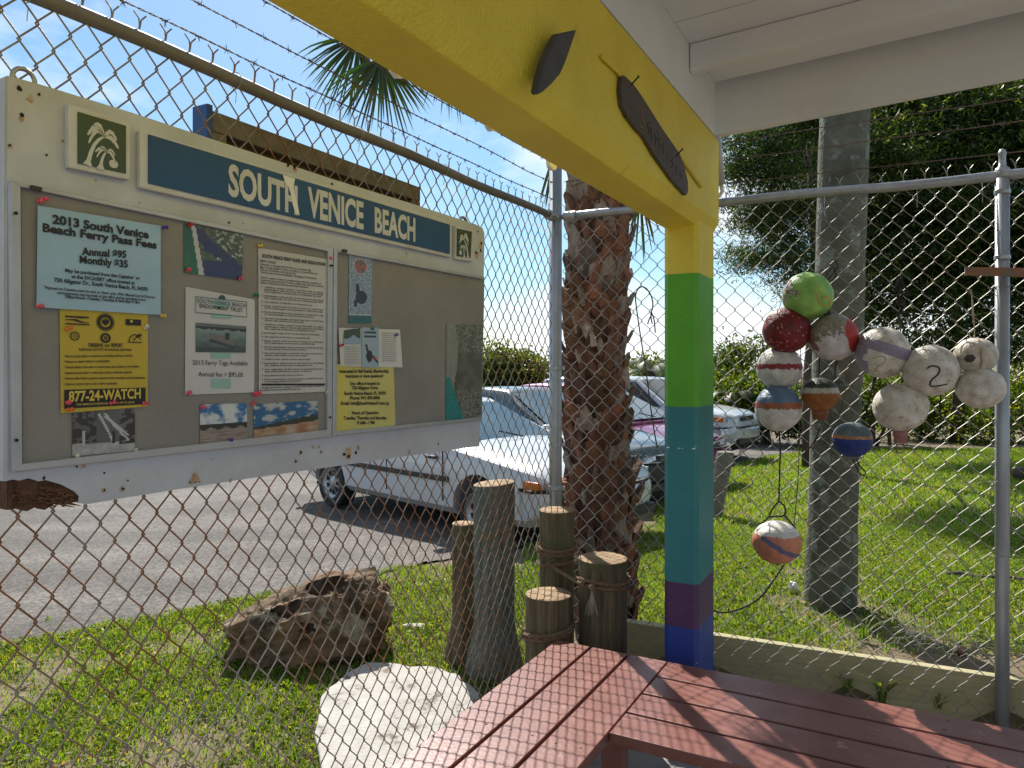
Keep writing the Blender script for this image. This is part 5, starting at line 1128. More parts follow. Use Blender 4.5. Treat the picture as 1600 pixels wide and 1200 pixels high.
tree('cedar_tree', 'smaller cedar whose loose sprays hang against the sky beside the yellow column', cb2, bl2, M['needle'], .065, 60000, 'tree', (.026, .052, .013), (.10, .16, .03), trk2, aspect=.24, clump=210)
# bare dark trunk
for (px, py, ptop_, w_px, lab) in ((1356, 689, 560, 11, 'slim dark tree trunk seen between the floats and the cedar'),):
    g_ = G(px, py); g2 = P(px-4, ptop_, g_.y); o = thing('slim_trunk_tree', lab, 'tree', g_); b = MB(); b.tube([g_-UP*.1, g_+UP*1.0, g2, g2+UP*2.5], [w_px/F*g_.y]*3+[.03], 9); b.build('trunk', M['dtrunk'], o, sm=True)
    q = g2+UP*2.4; V, Fq, C = leaves(np.array(tuple(q))+rng.normal(size=(6000, 3))*np.array([.8, .6, .5]), .06, .25, (.02, .04, .01), .9); np_mesh('crown', V, Fq, C, M['needle'], tuple(g_), o)
# bright bushes behind the lawn
def bush(label, pxs, d, col, tint, n, size=.085, name='sea_grape_bush', cat='bush', group='bushes along the far edge of the lot', asp=.62):
    bl = [(cx(px, py, d+dd), (rx/F*d, rx/F*d*.8, rz/F*d)) for px, py, rx, rz, dd in pxs]; c = bl[0][0]; base = Vector((c[0], c[1], gz(c[0], c[1])))
    trk = [([base+Vector((random.uniform(-.4, .4), 0, -.1)), base+Vector((random.uniform(-.6, .6), random.uniform(-.3, .3), .6)), Vector(bl[random.randrange(len(bl))][0])], [.05, .035, .01]) for _ in range(4)]
    return tree(name, label, base, bl, M['leaf'], size, n, cat, col, tint, trk, aspect=asp, group=group, clump=26, crown='foliage')
gcol = (.060, .11, .015); gt1 = (.18, .24, .035)
bush('sunlit yellow-green bush behind the grey fence post', [(1560, 640, 70, 62, 0), (1620, 600, 60, 70, .5), (1520, 665, 40, 35, -.4), (1680, 620, 70, 70, 0)], 19, (.09, .15, .02), (.26, .30, .05), 16000)
bush('bright round bush beyond the float numbered two', [(1440, 640, 60, 46, 0), (1400, 650, 40, 36, 0), (1480, 625, 40, 40, .4), (1500, 580, 50, 30, 1), (1420, 585, 44, 30, 1)], 20, (.08, .14, .02), (.22, .27, .04), 11000)
bush('thick green bush behind the acorn-shaped float', [(1370, 622, 44, 44, 0), (1330, 640, 36, 34, 0)], 18, gcol, gt1, 6000)
bush('leafy bush above the nose of the white wagon', [(1180, 625, 55, 52, 0), (1230, 640, 44, 40, 0), (1160, 580, 20, 22, .3)], 18.5, gcol, gt1, 8000, .09)
bush('tall loose bush between the painted column and the dark red float', [(1145, 570, 40, 34, 0), (1125, 610, 34, 50, 0), (1175, 545, 26, 18, 0)], 20, (.045, .085, .015), (.13, .17, .03), 6500, .09)
bush('low dark bush at the foot of the grey lichen trunk line', [(1290, 650, 44, 34, 0), (1250, 665, 30, 26, 0)], 17.5, (.03, .06, .012), (.10, .14, .02), 4500, .09)
bush('bush between the palm trunk and the column, topped by yellow leaves', [(1010, 590, 40, 34, 0), (1050, 600, 34, 40, 0), (985, 600, 24, 26, 0)], 22, gcol, (.22, .19, .03), 6500, .10)
bush('dense mangrove hedge bush just past the edge of the notice board', [(800, 585, 50, 42, 0), (770, 578, 34, 44, 0), (830, 590, 34, 34, 0)], 21, (.055, .09, .015), (.17, .20, .03), 9000, .10, name='mangrove_bush')
bush('dark mangrove bush behind the corner post and the palm', [(880, 592, 44, 34, 0), (920, 600, 34, 30, 0)], 22, (.035, .07, .012), (.12, .15, .02), 5000, .10, name='mangrove_bush')
bush('mangrove bush hidden mostly behind the notice board', [(700, 590, 50, 40, 0), (640, 595, 44, 34, 0)], 22, (.04, .08, .012), (.13, .16, .02), 4000, .11, name='mangrove_bush')
bush('mangrove bush showing at the outer edge of the notice board', [(0, 590, 34, 30, 0), (-50, 590, 50, 40, 0)], 24, (.045, .08, .012), (.13, .16, .02), 3500, .11, name='mangrove_bush')
# far belt of vegetation as one mass
pos = []
for i in range(26000):
    a = random.uniform(-1.25, 1.05); d_ = random.uniform(27, 34); x = math.tan(a)*d_ if abs(a) < 1.2 else a*d_; hh = 1.35+.45*noise.noise((x*.35, 1, 0))+.25*noise.noise((x*1.3, 5, 0)); z = random.random()**.6*max(.6, hh)
    pos.append((x, d_, gz(x, d_)-.1+z))
V, Fq, C = leaves(np.array(pos), .22, .6, (.035, .065, .014), .9, tint=(.10, .14, .025)); o = stuff(np_mesh('far_undergrowth', V, Fq, C, M['leaf'], (0, 30, 0))); tag(o, 'belt of dark mangrove growth closing off the far side of the parking lot', 'undergrowth')
# feather palm beyond the lot
def feather_palm(label, px, py, d, hgt, n=13, Lf=1.5, col=(.05, .09, .03)):
    top = P(px, py, d); base = Vector((top.x, top.y, gz(top.x, top.y))); o = thing('date_palm', label, 'palm', base); b = MB(); b.tube([base, (base+top)/2+Vector((.03, 0, 0)), top], [.14, .12, .10], 10); b.build('trunk', M['dtrunk'], o, sm=True)
    for i in range(n):
        a = i*2.4; el = random.uniform(.1, 1.2); h_ = Vector((math.cos(a)*math.cos(el), math.sin(a)*math.cos(el), math.sin(el))); V, Fq, C = [], [], []; k = 26; pts = [top+h_*Lf*(j/k)-UP*Lf*.75*(j/k)**2 for j in range(k+1)]
        for j in range(2, k):
            t = (pts[j+1]-pts[j]).normalized(); s_ = t.cross(UP).normalized(); ll = Lf*.22*math.sin(math.pi*min(1, j/k*.9+.1))**.6
            for sg in (-1, 1):
                e_ = pts[j]+(s_*sg+t*.8-UP*.35).normalized()*ll; w2 = t*.016; bI = len(V); V += [tuple(pts[j]-w2), tuple(pts[j]+w2), tuple(e_+w2*.2), tuple(e_-w2*.2)]; Fq.append((bI, bI+1, bI+2, bI+3)); C.append([q*random.uniform(.7, 1.4) for q in col])
            bI = len(V); V += [tuple(pts[j]-s_*.012), tuple(pts[j]+s_*.012), tuple(pts[j+1]+s_*.012), tuple(pts[j+1]-s_*.012)]; Fq.append((bI, bI+1, bI+2, bI+3)); C.append((.08, .09, .03))
        np_mesh('frond', np.array(V), np.array(Fq), np.array(C), M['palm'], tuple(base), o)
feather_palm('feathery palm rising behind the parked cars between palm trunk and column', 1018, 580, 19, 1.8, 15, 1.35)
feather_palm('drooping feathery palm in front of the bushes right of the column'.replace('right of', 'past'), 1150, 625, 18.2, 1.3, 11, 1.2, (.07, .09, .03))

# ---------------------------------------------------------------- small lawn things
wp = G(1114, 806); o = thing('bollard_post', 'short weathered wooden post leaning in the grass beside the painted column', 'post', wp)
tp_ = P(1134, 706, wp.y-.05); b = MB(); n = 14; vs_ = []; k = 10; r0 = .5*26/F*wp.y
for i in range(k+1):
    c = (wp-UP*.05).lerp(tp_, i/k)
    for j in range(n): a = 2*math.pi*j/n; rr = r0*(1+.08*noise.noise((math.cos(a)*2, math.sin(a)*2, i*.3))); vs_.append(c+Vector((math.cos(a)*rr, math.sin(a)*rr, (.03*noise.noise((a, 2, 2)) if i == k else 0))))
b.add(vs_, [(i*n+j, i*n+(j+1) % n, (i+1)*n+(j+1) % n, (i+1)*n+j) for i in range(k) for j in range(n)]+[tuple(k*n+j for j in range(n))]); b.build('shaft', M['greywood'], o, sm=False)
# second post hidden partly behind the palm
wp2 = G(990, 870)
def log_(label, p0, p1, r_, m, name='fallen_log'):
    b = MB(); n_ = 9; pts = [p0.lerp(p1, i/n_)+Vector((0, 0, .01*math.sin(i*2))) for i in range(n_+1)]; b.tube(pts, [r_*(1+.2*math.sin(i*1.7)) for i in range(n_+1)], 10); o = b.build(name, m, sm=True, org=(p0+p1)/2); tag(o, label, 'log'); return o
log_('dark round log end lying in the lawn past the grey post', G(1592, 752)+UP*.10, G(1690, 742)+UP*.10, .10, M['dtrunk'])
log_('long thin fallen branch in the lawn running behind the grey post', G(1478, 902)+UP*.02, G(1680, 918)+UP*.03, .016, M['dtrunk'], 'fallen_branch')
def bit(name, label, cat, px, py, s_, m, flat=.35):
    g_ = G(px, py); bmx = bmesh.new(); bmesh.ops.create_icosphere(bmx, subdivisions=3, radius=1); sd_ = random.random()*50
    for v in bmx.verts: n = v.co.copy(); v.co = Vector((n.x*s_[0], n.y*s_[1], n.z*s_[2]))*(1+.5*noise.noise(n*1.8+Vector((sd_, 0, 0))))
    me = bpy.data.meshes.new(name); bmx.to_mesh(me); bmx.free(); me.materials.append(m); me.shade_smooth(); o = bpy.data.objects.new(name, me); COL.objects.link(o); o.location = g_+UP*s_[2]*.6; return tag(o, label, cat)
bit('crumpled_paper', 'crumpled white scrap in the grass beside the grey lichen trunk', 'litter', 1240, 924, (.028, .024, .035), M['roofw'])
bit('shell', 'flat white oyster shell on the grass near the tall grey-green piling', 'shell', 647, 980, (.075, .035, .012), M['slab'])
bit('shell', 'small white shell chip on soil at the foot of the slim tan piling', 'shell', 712, 1030, (.03, .03, .01), M['slab'])
bit('dry_leaf', 'curled reddish dry leaf on the lawn by the trunk shadow', 'leaf', 1500, 1019, (.035, .03, .015), mat('dry_red_leaf', (.25, .08, .05), (.15, .06, .04), 20, .8))
bit('flat_stone', 'low flat stone in the middle of the lawn below the rust-pink stub float', 'stone', 1420, 753, (.09, .05, .03), M['rock'])
b = MB()
for i in range(130):
    t = random.random(); px = 1400+210*t; py = 1034+38*t+random.uniform(-12, 12); g_ = G(px, py)+UP*random.uniform(.09, .16); v = Vector((random.uniform(-1, 1), random.uniform(-.7, .7), random.uniform(-.2, .3))).normalized(); L_ = random.uniform(.05, .11)
    b.tube([g_-v*L_/2, g_+UP*.01, g_+v*L_/2], .0016, 4, cap=False)
o = stuff(b.build('dry_grey_stems', mat('grey_dry_stems', (.20, .20, .16), (.13, .13, .10), 20, .8))); tag(o, 'tangle of dry grey stems heaped behind the timber by the grey post', 'dry stems')

# ---------------------------------------------------------------- grass
def blades(pts, L, w, cols, lean=.5):
    n = len(pts); a = rng.random(n)*6.283; ln = L*(.5+rng.random(n)); dx = np.cos(a)*lean*ln*rng.random(n); dy = np.sin(a)*lean*ln*rng.random(n); a2 = rng.random(n)*6.283; wx = np.cos(a2)*w*.5; wy = np.sin(a2)*w*.5
    p = pts; z = np.zeros(n); lo_ = np.stack([wx, wy, z], 1); mid = p+np.stack([dx*.35, dy*.35, ln*.6], 1); tip = p+np.stack([dx, dy, ln*.92], 1)
    V = np.stack([p-lo_, p+lo_, mid+lo_*.8, mid-lo_*.8, mid-lo_*.8, mid+lo_*.8, tip+lo_*.12, tip-lo_*.12], 1).reshape(-1, 3); Fq = np.arange(8*n).reshape(-1, 4); return V, Fq, np.repeat(cols, 2, axis=0)
def scatter(n, box, dens, ok):
    out_ = []
    while len(out_) < n:
        x, y = random.uniform(box[0], box[1]), random.uniform(box[2], box[3])
        if abs(x) > .80*y+.6 or not ok(x, y): continue
        if random.random() < dens(x, y): out_.append((x, y, ground_h(x, y)-.004))
    return np.array(out_)
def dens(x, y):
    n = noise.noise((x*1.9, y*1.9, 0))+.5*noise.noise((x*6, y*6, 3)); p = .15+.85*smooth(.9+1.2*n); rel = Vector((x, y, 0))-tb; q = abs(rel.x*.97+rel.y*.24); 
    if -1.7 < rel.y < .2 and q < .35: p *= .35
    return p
def okr(x, y):
    rel = Vector((x, y, 0))-CF
    if -rel.dot(NR) < .16 or rel.dot(NL) > -.1 and rel.dot(UR) < 0: return False
    if (Vector((x, y, 0))-Vector((pb.x, pb.y, 0))).length < .22 or (Vector((x, y, 0))-Vector((tb.x, tb.y, 0))).length < .17: return False
    return not in_parking(x, y) and x > .1
def okl(x, y):
    rel = Vector((x, y, 0))-CF
    if rel.dot(NL) > -.08 or x > .3: return False
    if in_parking(x, y): return random.random() < .012 and y < 4.6
    p = Vector((x, y, 0)); 
    if (p-Vector((pD.x, pD.y, 0))).length < .16: return False
    a = sl; inside = False
    for i in range(len(a)):
        q, r2 = a[i], a[i-1]
        if (q.y > y) != (r2.y > y) and x < (r2.x-q.x)*(y-q.y)/(r2.y-q.y)+q.x: inside = not inside
    return not inside
def gcols(pts):
    n = len(pts); pz = np.array([noise.noise((p[0]*1.3, p[1]*1.3, 7))+.6*noise.noise((p[0]*5, p[1]*5, 2)) for p in pts])[:, None]; u = rng.random((n, 1))-.35*pz*(pz > 0); base = np.array([.16, .275, .032]); yel = np.array([.26, .27, .07]); dk = np.array([.04, .075, .015]); c = base*(.7+.7*rng.random((n, 1))); c = np.where(u < .14, yel*(.7+.6*rng.random((n, 1))), c); c = np.where(u > .85, dk, c); return c
gm = M['grassm']
for nm_, lab, n, box, L, w, ok in (('lawn_grass', 'sunlit yellow-green lawn grass between the bright fence and the parked cars', 120000, (0, 8.5, 3.5, 7.5), .030, .0058, okr), ('lawn_grass', 'shorter looking lawn grass further off, reaching the bushes', 90000, (1.5, 14, 7.5, 17), .045, .013, okr), ('verge_grass', 'patchy weeds and grass on the verge around the pitted rock', 62000, (-3.6, .3, 1.2, 5.8), .028, .0055, okl)):
    pts = scatter(n, box, dens, ok); V, Fq, C = blades(pts, L, w, gcols(pts), .9); o = stuff(np_mesh(nm_, V, Fq, C, gm, (float(pts[:, 0].mean()), float(pts[:, 1].mean()), 0))); tag(o, lab, 'grass')
# broad-leaved weeds
def weeds(n, box, ok):
    pts = scatter(n, box, dens, ok); P3 = []; 
    for p in pts:
        for _ in range(9): P3.append((p[0]+random.gauss(0, .022), p[1]+random.gauss(0, .022), p[2]+.012+random.random()*.018))
    return leaves(np.array(P3), .024, .5, (.09, .15, .02), .8, up=(0, 0, .15), tint=(.22, .25, .05))
for lab, n, box, ok in (('small broad-leaved weeds mixed through the verge by the rock', 2600, (-3.6, .3, 1.2, 5.6), okl), ('small broad-leaved weeds mixed through the near lawn', 3600, (.3, 6, 3.6, 7), okr)):
    V, Fq, C = weeds(n, box, ok); o = stuff(np_mesh('weed_leaves', V, Fq, C, M['leaf'], (box[0]/2+box[1]/2, box[2]/2+box[3]/2, 0))); tag(o, lab, 'weeds')
# litter of dead leaves on the soil
pts = scatter(5000, (-3, 6, 1.5, 7), lambda x, y: 1, lambda x, y: okl(x, y) or okr(x, y)); V, Fq, C = leaves(pts+np.array([0, 0, .014]), .02, .5, (.22, .14, .08), .9, up=(.5, .5, .05), tint=(.35, .30, .24)); tag(stuff(np_mesh('leaf_litter', V, Fq, C, M['leaf'], (0, 4, 0))), 'scattered dry brown leaf bits lying over the soil and grass', 'leaf litter')
# tall single clumps by the timber
for k_i, (px, py, n, L, lab) in enumerate(((1350, 1000, 9, .17, 'tall grass clump growing just behind the timber near its middle'), (1378, 1075, 9, .22, 'upright grass clump growing in front of the timber'), (1325, 1060, 7, .12, 'curling grass blades at the foot of the timber near the bench'), (1500, 1010, 7, .12, 'small grass clump behind the timber near the dry stems'), (1465, 1085, 5, .12, 'sparse grass blades in front of the timber beside the grey post'), (336, 1030, 10, .12, 'grass clump at the foot of the pitted rock'))):
    g_ = G(px, py) if px < 400 or k_i in (0, 3) else RF(px, py, -.02); g_ = Vector((g_.x, g_.y, g_.z if not (px < 400 or k_i in (0, 3)) else g_.z)); 
    if px > 400 and k_i not in (0, 3): g_.z = max(.02, g_.z-.06)
    V, Fq, C = [], [], []
    for i in range(n*2):
        a = random.random()*6.28; l_ = L*random.uniform(.5, 1.1); dr = Vector((math.cos(a), math.sin(a)*.6, 0)); s_ = Vector((-dr.y, dr.x, 0)).normalized()*.0045; k = 5; base = g_+dr*.012; cc = [q*random.uniform(.8, 1.5) for q in (.12, .19, .03)]
        pp = [base+dr*l_*.75*(j/k)**2+UP*l_*(j/k)*(1-.35*(j/k)) for j in range(k+1)]
        for j in range(k):
            w0, w1 = s_*(1-j/k)**.5, s_*(1-(j+1)/k)**.5; bI = len(V); V += [tuple(pp[j]-w0), tuple(pp[j]+w0), tuple(pp[j+1]+w1), tuple(pp[j+1]-w1)]; Fq.append((bI, bI+1, bI+2, bI+3)); C.append(cc)
    tag(np_mesh('grass_clump', np.array(V), np.array(Fq), np.array(C), gm, tuple(g_)), lab, 'grass clump')

# ---------------------------------------------------------------- cars
def loft(b, secs):
    n = len(secs[0]); vs_ = [p for s_ in secs for p in s_]; b.add(vs_, [(i*n+j, (i+1)*n+j, (i+1)*n+(j+1) % n, i*n+(j+1) % n) for i in range(len(secs)-1) for j in range(n)]+[tuple(range(n)), tuple((len(secs)-1)*n+j for j in range(n-1, -1, -1))])
def interp_tab(tab, x):
    for i in range(len(tab)-1):
        if x <= tab[i+1][0]:
            t = (x-tab[i][0])/(tab[i+1][0]-tab[i][0]); t = max(0, min(1, t)); return [a+(c-a)*t for a, c in zip(tab[i][1:], tab[i+1][1:])]
    return list(tab[-1][1:])
def make_car(label, cat, centre, head, z0, p, paint, glass, name='parked_car', group='cars parked in a row in the lot'):
    h = Vector((head[0], head[1], 0)).normalized(); left = Vector((-h.y, h.x, 0)); o = thing(name, label, cat, Vector((centre[0], centre[1], z0)), group)
    Mx = Matrix((( h.x, left.x, 0, centre[0]), (h.y, left.y, 0, centre[1]), (0, 0, 1, z0), (0, 0, 0, 1)))
    L, Wd = p['L'], p['W']; top, hw, bot = p['top'], p['hw'], p['bot']
    def mb(): q = MB(); q.M = Mx; return q
    b = mb(); xs_ = [-L/2+L*i/60 for i in range(61)]; secs = []
    for x in xs_:
        zt, = interp_tab(top, x); w, = interp_tab(hw, x); zb_, = interp_tab(bot, x); w *= Wd/2; e_ = p.get('crown', .03)
        half = [(w*.90, zb_), (w*.985, zb_+.07), (w, zb_+.20), (w*1.0, zb_+(zt-zb_)*.55), (w*.985, zt-.13), (w*.955, zt-.045), (w*.88, zt-.008), (w*.6, zt+e_*.6), (w*.3, zt+e_*.9)]
        s_ = [(x, y, z) for y, z in half]+[(x, 0, zt+e_)]+[(x, -y, z) for y, z in reversed(half)]; secs.append([Vector(q) for q in s_])
    loft(b, secs); body = b.build('body', paint, o, sm=True)
    wr = p['wr']; wx = p['wx']
    cut = mb()
    for x in wx:
        for sg in (-1, 1):
            n = 28; vs_ = [(x+math.cos(2*math.pi*i/n)*(wr+.055), sg*(Wd/2-.34 if k == 0 else Wd/2+.1), wr+.01+math.sin(2*math.pi*i/n)*(wr+.055)) for k in (0, 1) for i in range(n)]
            cut.add(vs_, [(i, (i+1) % n, n+(i+1) % n, n+i) for i in range(n)]+[tuple(range(n-1, -1, -1)), tuple(range(n, 2*n))])
    cu = cut.build('cutter', M['under'], o)
    for ob in (cu, body):
        t_ = bmesh.new(); t_.from_mesh(ob.data); bmesh.ops.recalc_face_normals(t_, faces=t_.faces); t_.to_mesh(ob.data); t_.free()
    bo = body.modifiers.new('arches', 'BOOLEAN'); bo.operation = 'DIFFERENCE'; bo.object = cu; bo.solver = 'EXACT'
    bpy.context.view_layer.update(); me2 = bpy.data.meshes.new_from_object(body.evaluated_get(bpy.context.evaluated_depsgraph_get())); body.modifiers.clear(); body.data = me2; bpy.data.objects.remove(cu)
    body.data.set_sharp_from_angle(angle=R(32)) if hasattr(body.data, 'set_sharp_from_angle') else None
    # greenhouse
    g = p['green']; b = mb()                                            # rear base, rear top, front top, front base x ; belt z, roof z
    xr0, xr1, xf1, xf0, zb_, zr = g; wb, wt = Wd/2*p.get('gwb', .90), Wd/2*p.get('gwt', .68)
    prof = []
    for i in range(11): t = i/10; prof.append((xr0+(xr1-xr0)*(t**.85), zb_-.03+(zr-zb_+.0)*(1-(1-t)**1.7)))
    for i in range(1, 9): t = i/8; prof.append((xr1+(xf1-xr1)*t, zr+.025*math.sin(math.pi*t)))
    for i in range(1, 11): t = i/10; prof.append((xf1+(xf0-xf1)*(t**1.15), zr-(zr-zb_+.03)*(t**1.12)))
    secs = []
    for x, z in prof:
        t = max(0, min(1, (z-zb_)/(zr-zb_))); w = wb+(wt-wb)*t; half = [(wb, zb_-.06), (wb+(wt-wb)*t*.5, zb_-.06+(z-zb_+.06)*.5), (w, z-.035*t), (w*.93, z), (w*.5, z+.018*t)]
        secs.append([Vector((x, y, zz)) for y, zz in half]+[Vector((x, 0, z+.024*t))]+[Vector((x, -y, zz)) for y, zz in reversed(half)])
    loft(b, secs); b.build('cabin', paint, o, sm=True).data.set_sharp_from_angle(angle=R(38))
    def side(x, z, sg, off=.012):
        t = (z-zb_)/(zr-zb_); return Vector((x, sg*(wb+(wt-wb)*t+off), z))
    def fx(z): return xf1+(xf0-xf1)*(max(0, (zr-z)/(zr-zb_+.03))**(1/1.12))**(1.15)
    def rx(z): t = 1-(max(0, 1-(z-zb_+.03)/(zr-zb_)))**(1/1.7); return xr0+(xr1-xr0)*t**.85
    zl, zh = zb_+.02, zr-.075
    for nm2, quads in (('side_window', p['win']),):
        for sg in (-1, 1):
            for (xa, xb) in quads:
                xa_h, xb_h = max(xa, rx(zh)+.12), min(xb, fx(zh)-.10); xa_l, xb_l = max(xa, rx(zl)+.16), min(xb, fx(zl)-.16)
                b = mb(); b.prism([side(xa_l, zl, sg), side(xb_l, zl, sg), side(xb_h, zh, sg), side(xa_h, zh, sg)], Vector((0, -sg*.008, 0))); b.build(nm2, glass, o)
    for nm2, f_, s_, base in (('windshield', fx, 1, 1), ('rear_window', rx, -1, 0)):
        b = mb(); rows = 7; vs_ = []
        for i in range(rows):
            z = zb_+.0+(zr-.045-zb_)*i/(rows-1); t = (z-zb_)/(zr-zb_); w = (wb+(wt-wb)*t)*.88; x = f_(z)
            for j in range(9): y = -w+2*w*j/8; vs_.append((x+s_*(.016+.05*(1-(y/w)**2)*(1-t*.4)*.35), y, z+.012+.012*t*(1-(y/w)**2)))
        b.add(vs_, [(i*9+j, i*9+j+1, (i+1)*9+j+1, (i+1)*9+j) for i in range(rows-1) for j in range(8)]); b.build(nm2, glass, o, sm=True)
    # floor pan
    b = mb(); b.box((0, 0, .26), (L*.86, Wd*.80, .12)); b.build('underbody', M['under'], o)
    for x in wx:
        for sg in (-1, 1):
            b = mb(); c = Vector((x, sg*(Wd/2-.12), wr)); b.lathe([(wr*.62, .085), (wr*.93, .09), (wr, .07), (wr, -.09), (wr*.6, -.09)], 30, c, ax=Vector((0, sg, 0)), cap=False); wheel = b.build('wheel', M['tyre'], o, sm=False)
            b = mb(); b.lathe([(0, .068), (.05, .070), (.055, .06), (wr*.56, .045), (wr*.60, .075), (wr*.66, .088), (wr*.66, .02)], 30, c, ax=Vector((0, sg, 0)), cap=False); b.build('rim', M['hub'], wheel, sm=True)
            b = mb()
            for q in range(p.get('spokes', 7)):
                a = 2*math.pi*q/p.get('spokes', 7); r1, r2 = wr*.28, wr*.50; da = .22
                pts = [Vector((x+math.cos(a+s2*da*k3)*r3, sg*(Wd/2-.12+(.0665 if r3 == r1 else .0585)), wr+math.sin(a+s2*da*k3)*r3)) for r3, s2, k3 in ((r1, -1, .8), (r1, 1, .8), (r2, 1, 1), (r2, -1, 1))]; b.poly(pts)
            b.build('rim_slot', M['under'], wheel)
    # arch liners are dark inner boxes
    xF = L/2; zt_f = interp_tab(top, xF-.05)[0]
    for sg in (-1, 1):
        w = interp_tab(hw, xF-.1)[0]*Wd/2
        def nose(y, z): # x on the rounded nose
            xx = xF
            while xx > xF-1.0:
                ww = interp_tab(hw, xx)[0]*Wd/2
                if ww > abs(y) and interp_tab(top, xx)[0] > z: break
                xx -= .01
            return xx
        zl_ = p['lamp']; b = mb(); pts0 = [(w*1.0*sg, zl_+.055), (w*.52*sg, zl_+.05), (w*.54*sg, zl_-.055), (w*1.02*sg, zl_-.05)]
        pts1 = [Vector((nose(y, z)+.014, y, z)) for y, z in pts0]; b.prism(pts1 if sg > 0 else list(reversed(pts1)), Vector((-.06, 0, 0))); b.build('headlight', M['lamp'], o)
        b = mb(); b.box((xF-.27, sg*(interp_tab(hw, xF-.27)[0]*Wd/2+.002), zl_-.0), (.20, .03, .085)); b.build('corner_lamp', M['amber'], o, bev=.01)
        b = mb(); b.box((p['mirror'], sg*(Wd/2+.02), zb_+.04), (.10, .18, .12)); b.build('side_mirror', paint, o, bev=.03)
        b = mb(); zz = p.get('mould', .52); xa, xb = wx[0]+wr+.1, wx[1]-wr-.1; b.box(((xa+xb)/2, sg*(Wd/2+.004), zz), (xb-xa, .022, .05)); b.build('side_moulding', M['trim'], o, bev=.005)
        for xd in p['doors']:
            b = mb(); b.box((xd, sg*(Wd/2-.0035), (zb_+.3)/2), (.008, .012, zb_-.40)); b.build('door_seam', M['trim'], o)
            b = mb(); b.box((xd-.16 if xd > -1 else xd, sg*(Wd/2+.004), zb_-.13), (.16, .03, .03)); b.build('door_handle', M['trim'], o, bev=.006)
    b = mb(); b.box((xF-.02, 0, zl_+0), (.05, Wd*.34, .09)); b.build('grille', M['trim'], o)
    for k in range(3): b = mb(); b.box((xF+.008, 0, zl_-.03+.03*k), (.01, Wd*.33, .006)); b.build('grille_bar', M['chrome'], o)
    zb2 = p['bump']; b = mb(); pts = []
    for j in range(-10, 11):
        y = j/10*Wd/2*1.0; xx = xF+.09-.30*abs(j/10)**3.2; pts.append((xx, y))
    for nm2, za, zc, mm in (('bumper', zb2-.11, zb2+.09, p.get('bm', paint)), ('bumper_strip', zb2+.093, zb2+.118, M['trim'])):
        b = mb(); n = len(pts); ex = .02 if nm2 == 'bumper' else .012; vs_ = [(x+ex*f1, y, z) for (f1, z) in ((.0, za), (1, za+.03), (1, zc-.03 if nm2 == 'bumper' else zc), (0, zc)) for x, y in pts]+[(x-.18, y*.96, z) for z in (zc, za) for x, y in pts]
        fs = [(r2*n+j, r2*n+j+1, ((r2+1) % 6)*n+j+1, ((r2+1) % 6)*n+j) for r2 in range(6) for j in range(n-1)]; b.add(vs_, fs); b.build(nm2, mm, o, sm=True).data.set_sharp_from_angle(angle=R(30))
    b = mb(); b.box((xF+.02, 0, zb2-.16), (.1, Wd*.7, .08)); b.build('air_dam', M['trim'], o)
    for sg in (-1, 1):
        b = mb(); b.box((-L/2+.0, sg*Wd*.36, .72), (.05, .28, .13)); b.build('tail_light', M['redlens'], o, bev=.01)
    b = mb()
    for sg in (-1, 1): b.tube([(fx(zb_)+.10, sg*.1+.2, zb_+.035), (fx(zb_+.06)+.08, sg*.35+.25, zb_+.09)], .008, 5)
    b.build('wiper', M['trim'], o)
    return o
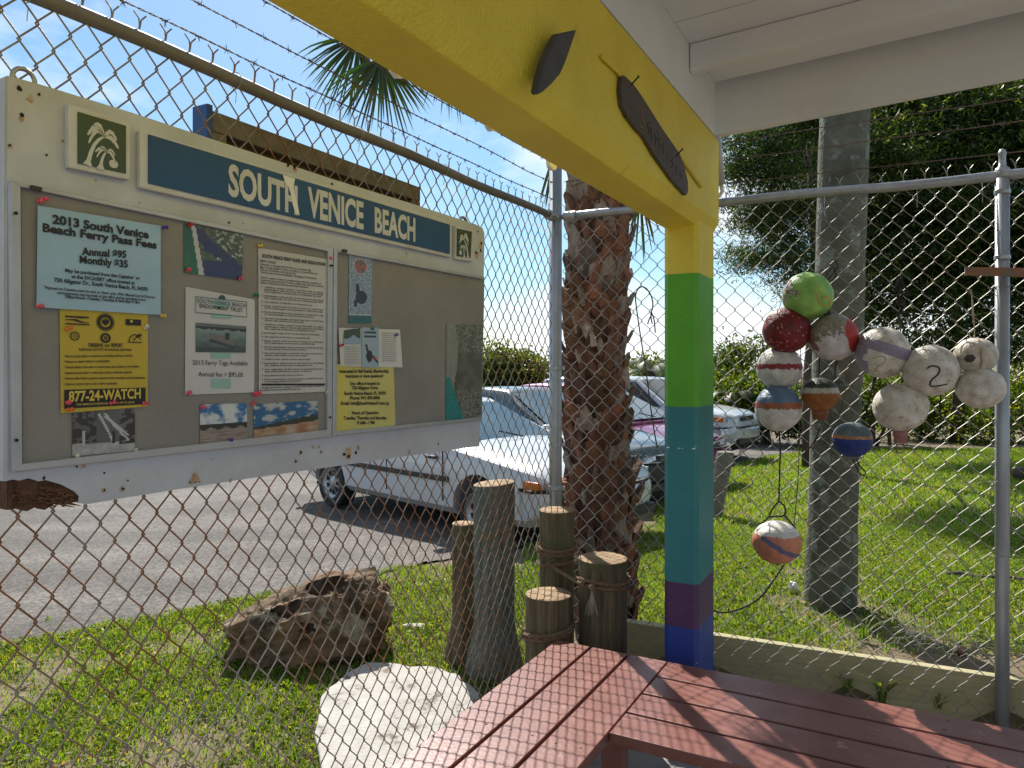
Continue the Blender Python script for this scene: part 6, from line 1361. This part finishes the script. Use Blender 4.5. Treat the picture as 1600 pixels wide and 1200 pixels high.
sedan = dict(L=4.35, W=1.68, wr=.29, wx=(-1.32, 1.26), spokes=9, lamp=.60, bump=.46, mirror=.62, mould=.56, doors=(-.15, .78), win=((-1.3, -.22), (-.14, .75)),
    top=[(-2.175, .80), (-2.10, .90), (-1.35, .925), (.85, .885), (1.3, .83), (1.9, .735), (2.10, .68), (2.175, .58)], hw=[(-2.175, .80), (-2.0, .93), (-1.5, .99), (0, 1.0), (1.4, .985), (1.9, .92), (2.1, .84), (2.175, .72)], bot=[(-2.175, .36), (-1.7, .24), (1.8, .22), (2.175, .30)], green=(-1.72, -.95, -.02, .92, .885, 1.275))
hd = (.70, -.71)
make_car('white two-door car with amber corner lamp, closest of the parked row', 'car', (-.62, 8.22), hd, gz(-.57, 8.26), dict(sedan), M['cwhite'], M['glass'])
s2 = dict(sedan); s2.update(L=4.6, W=1.75, green=(-1.9, -1.0, .05, 1.02, .90, 1.36), spokes=5)
def row_car(nfc, s_): c = Vector((nfc[0], nfc[1], 0))-Vector((.702, -.712, 0))*s_['L']/2+Vector((.712, .702, 0))*s_['W']/2; return (c.x, c.y)
s2['bm'] = M['trim']; make_car('dark teal sedan with pale reflecting hood, second in the parked row', 'car', row_car((1.30, 8.15), s2), hd, gz(1, 9)-.02, s2, M['csilver'], M['glass'])
s3 = dict(sedan); s3.update(L=4.5, W=1.76, green=(-1.7, -1.0, .15, 1.25, .93, 1.42)); make_car('purple car with wide windshield, between the teal sedan and the white wagon', 'car', row_car((2.15, 9.75), s3), hd, gz(2, 11)-.0, s3, M['cpurple'], M['glass'])
suv = dict(L=4.55, W=1.82, wr=.34, wx=(-1.30, 1.32), spokes=6, lamp=.86, bump=.60, mirror=.55, mould=.62, doors=(-.95, .05, .95), win=((-2.1, -1.05), (-.95, -.02), (.06, .9)), bm=M['cnavy'],
    top=[(-2.275, 1.0), (-2.2, 1.05), (.9, 1.08), (1.5, 1.06), (2.05, .98), (2.2, .90), (2.275, .72)], hw=[(-2.275, .88), (-2.0, .98), (0, 1.0), (1.7, .98), (2.1, .90), (2.275, .78)], bot=[(-2.275, .42), (-1.7, .32), (1.8, .32), (2.275, .42)], green=(-2.25, -2.0, .25, 1.05, 1.05, 1.62), gwt=.78)
make_car('white boxy wagon with dark windows, farthest of the parked row', 'suv', (2.75, 15.6), (.80, -.60), gz(3.5, 15.6), suv, M['cwhite'], M['dglass'])
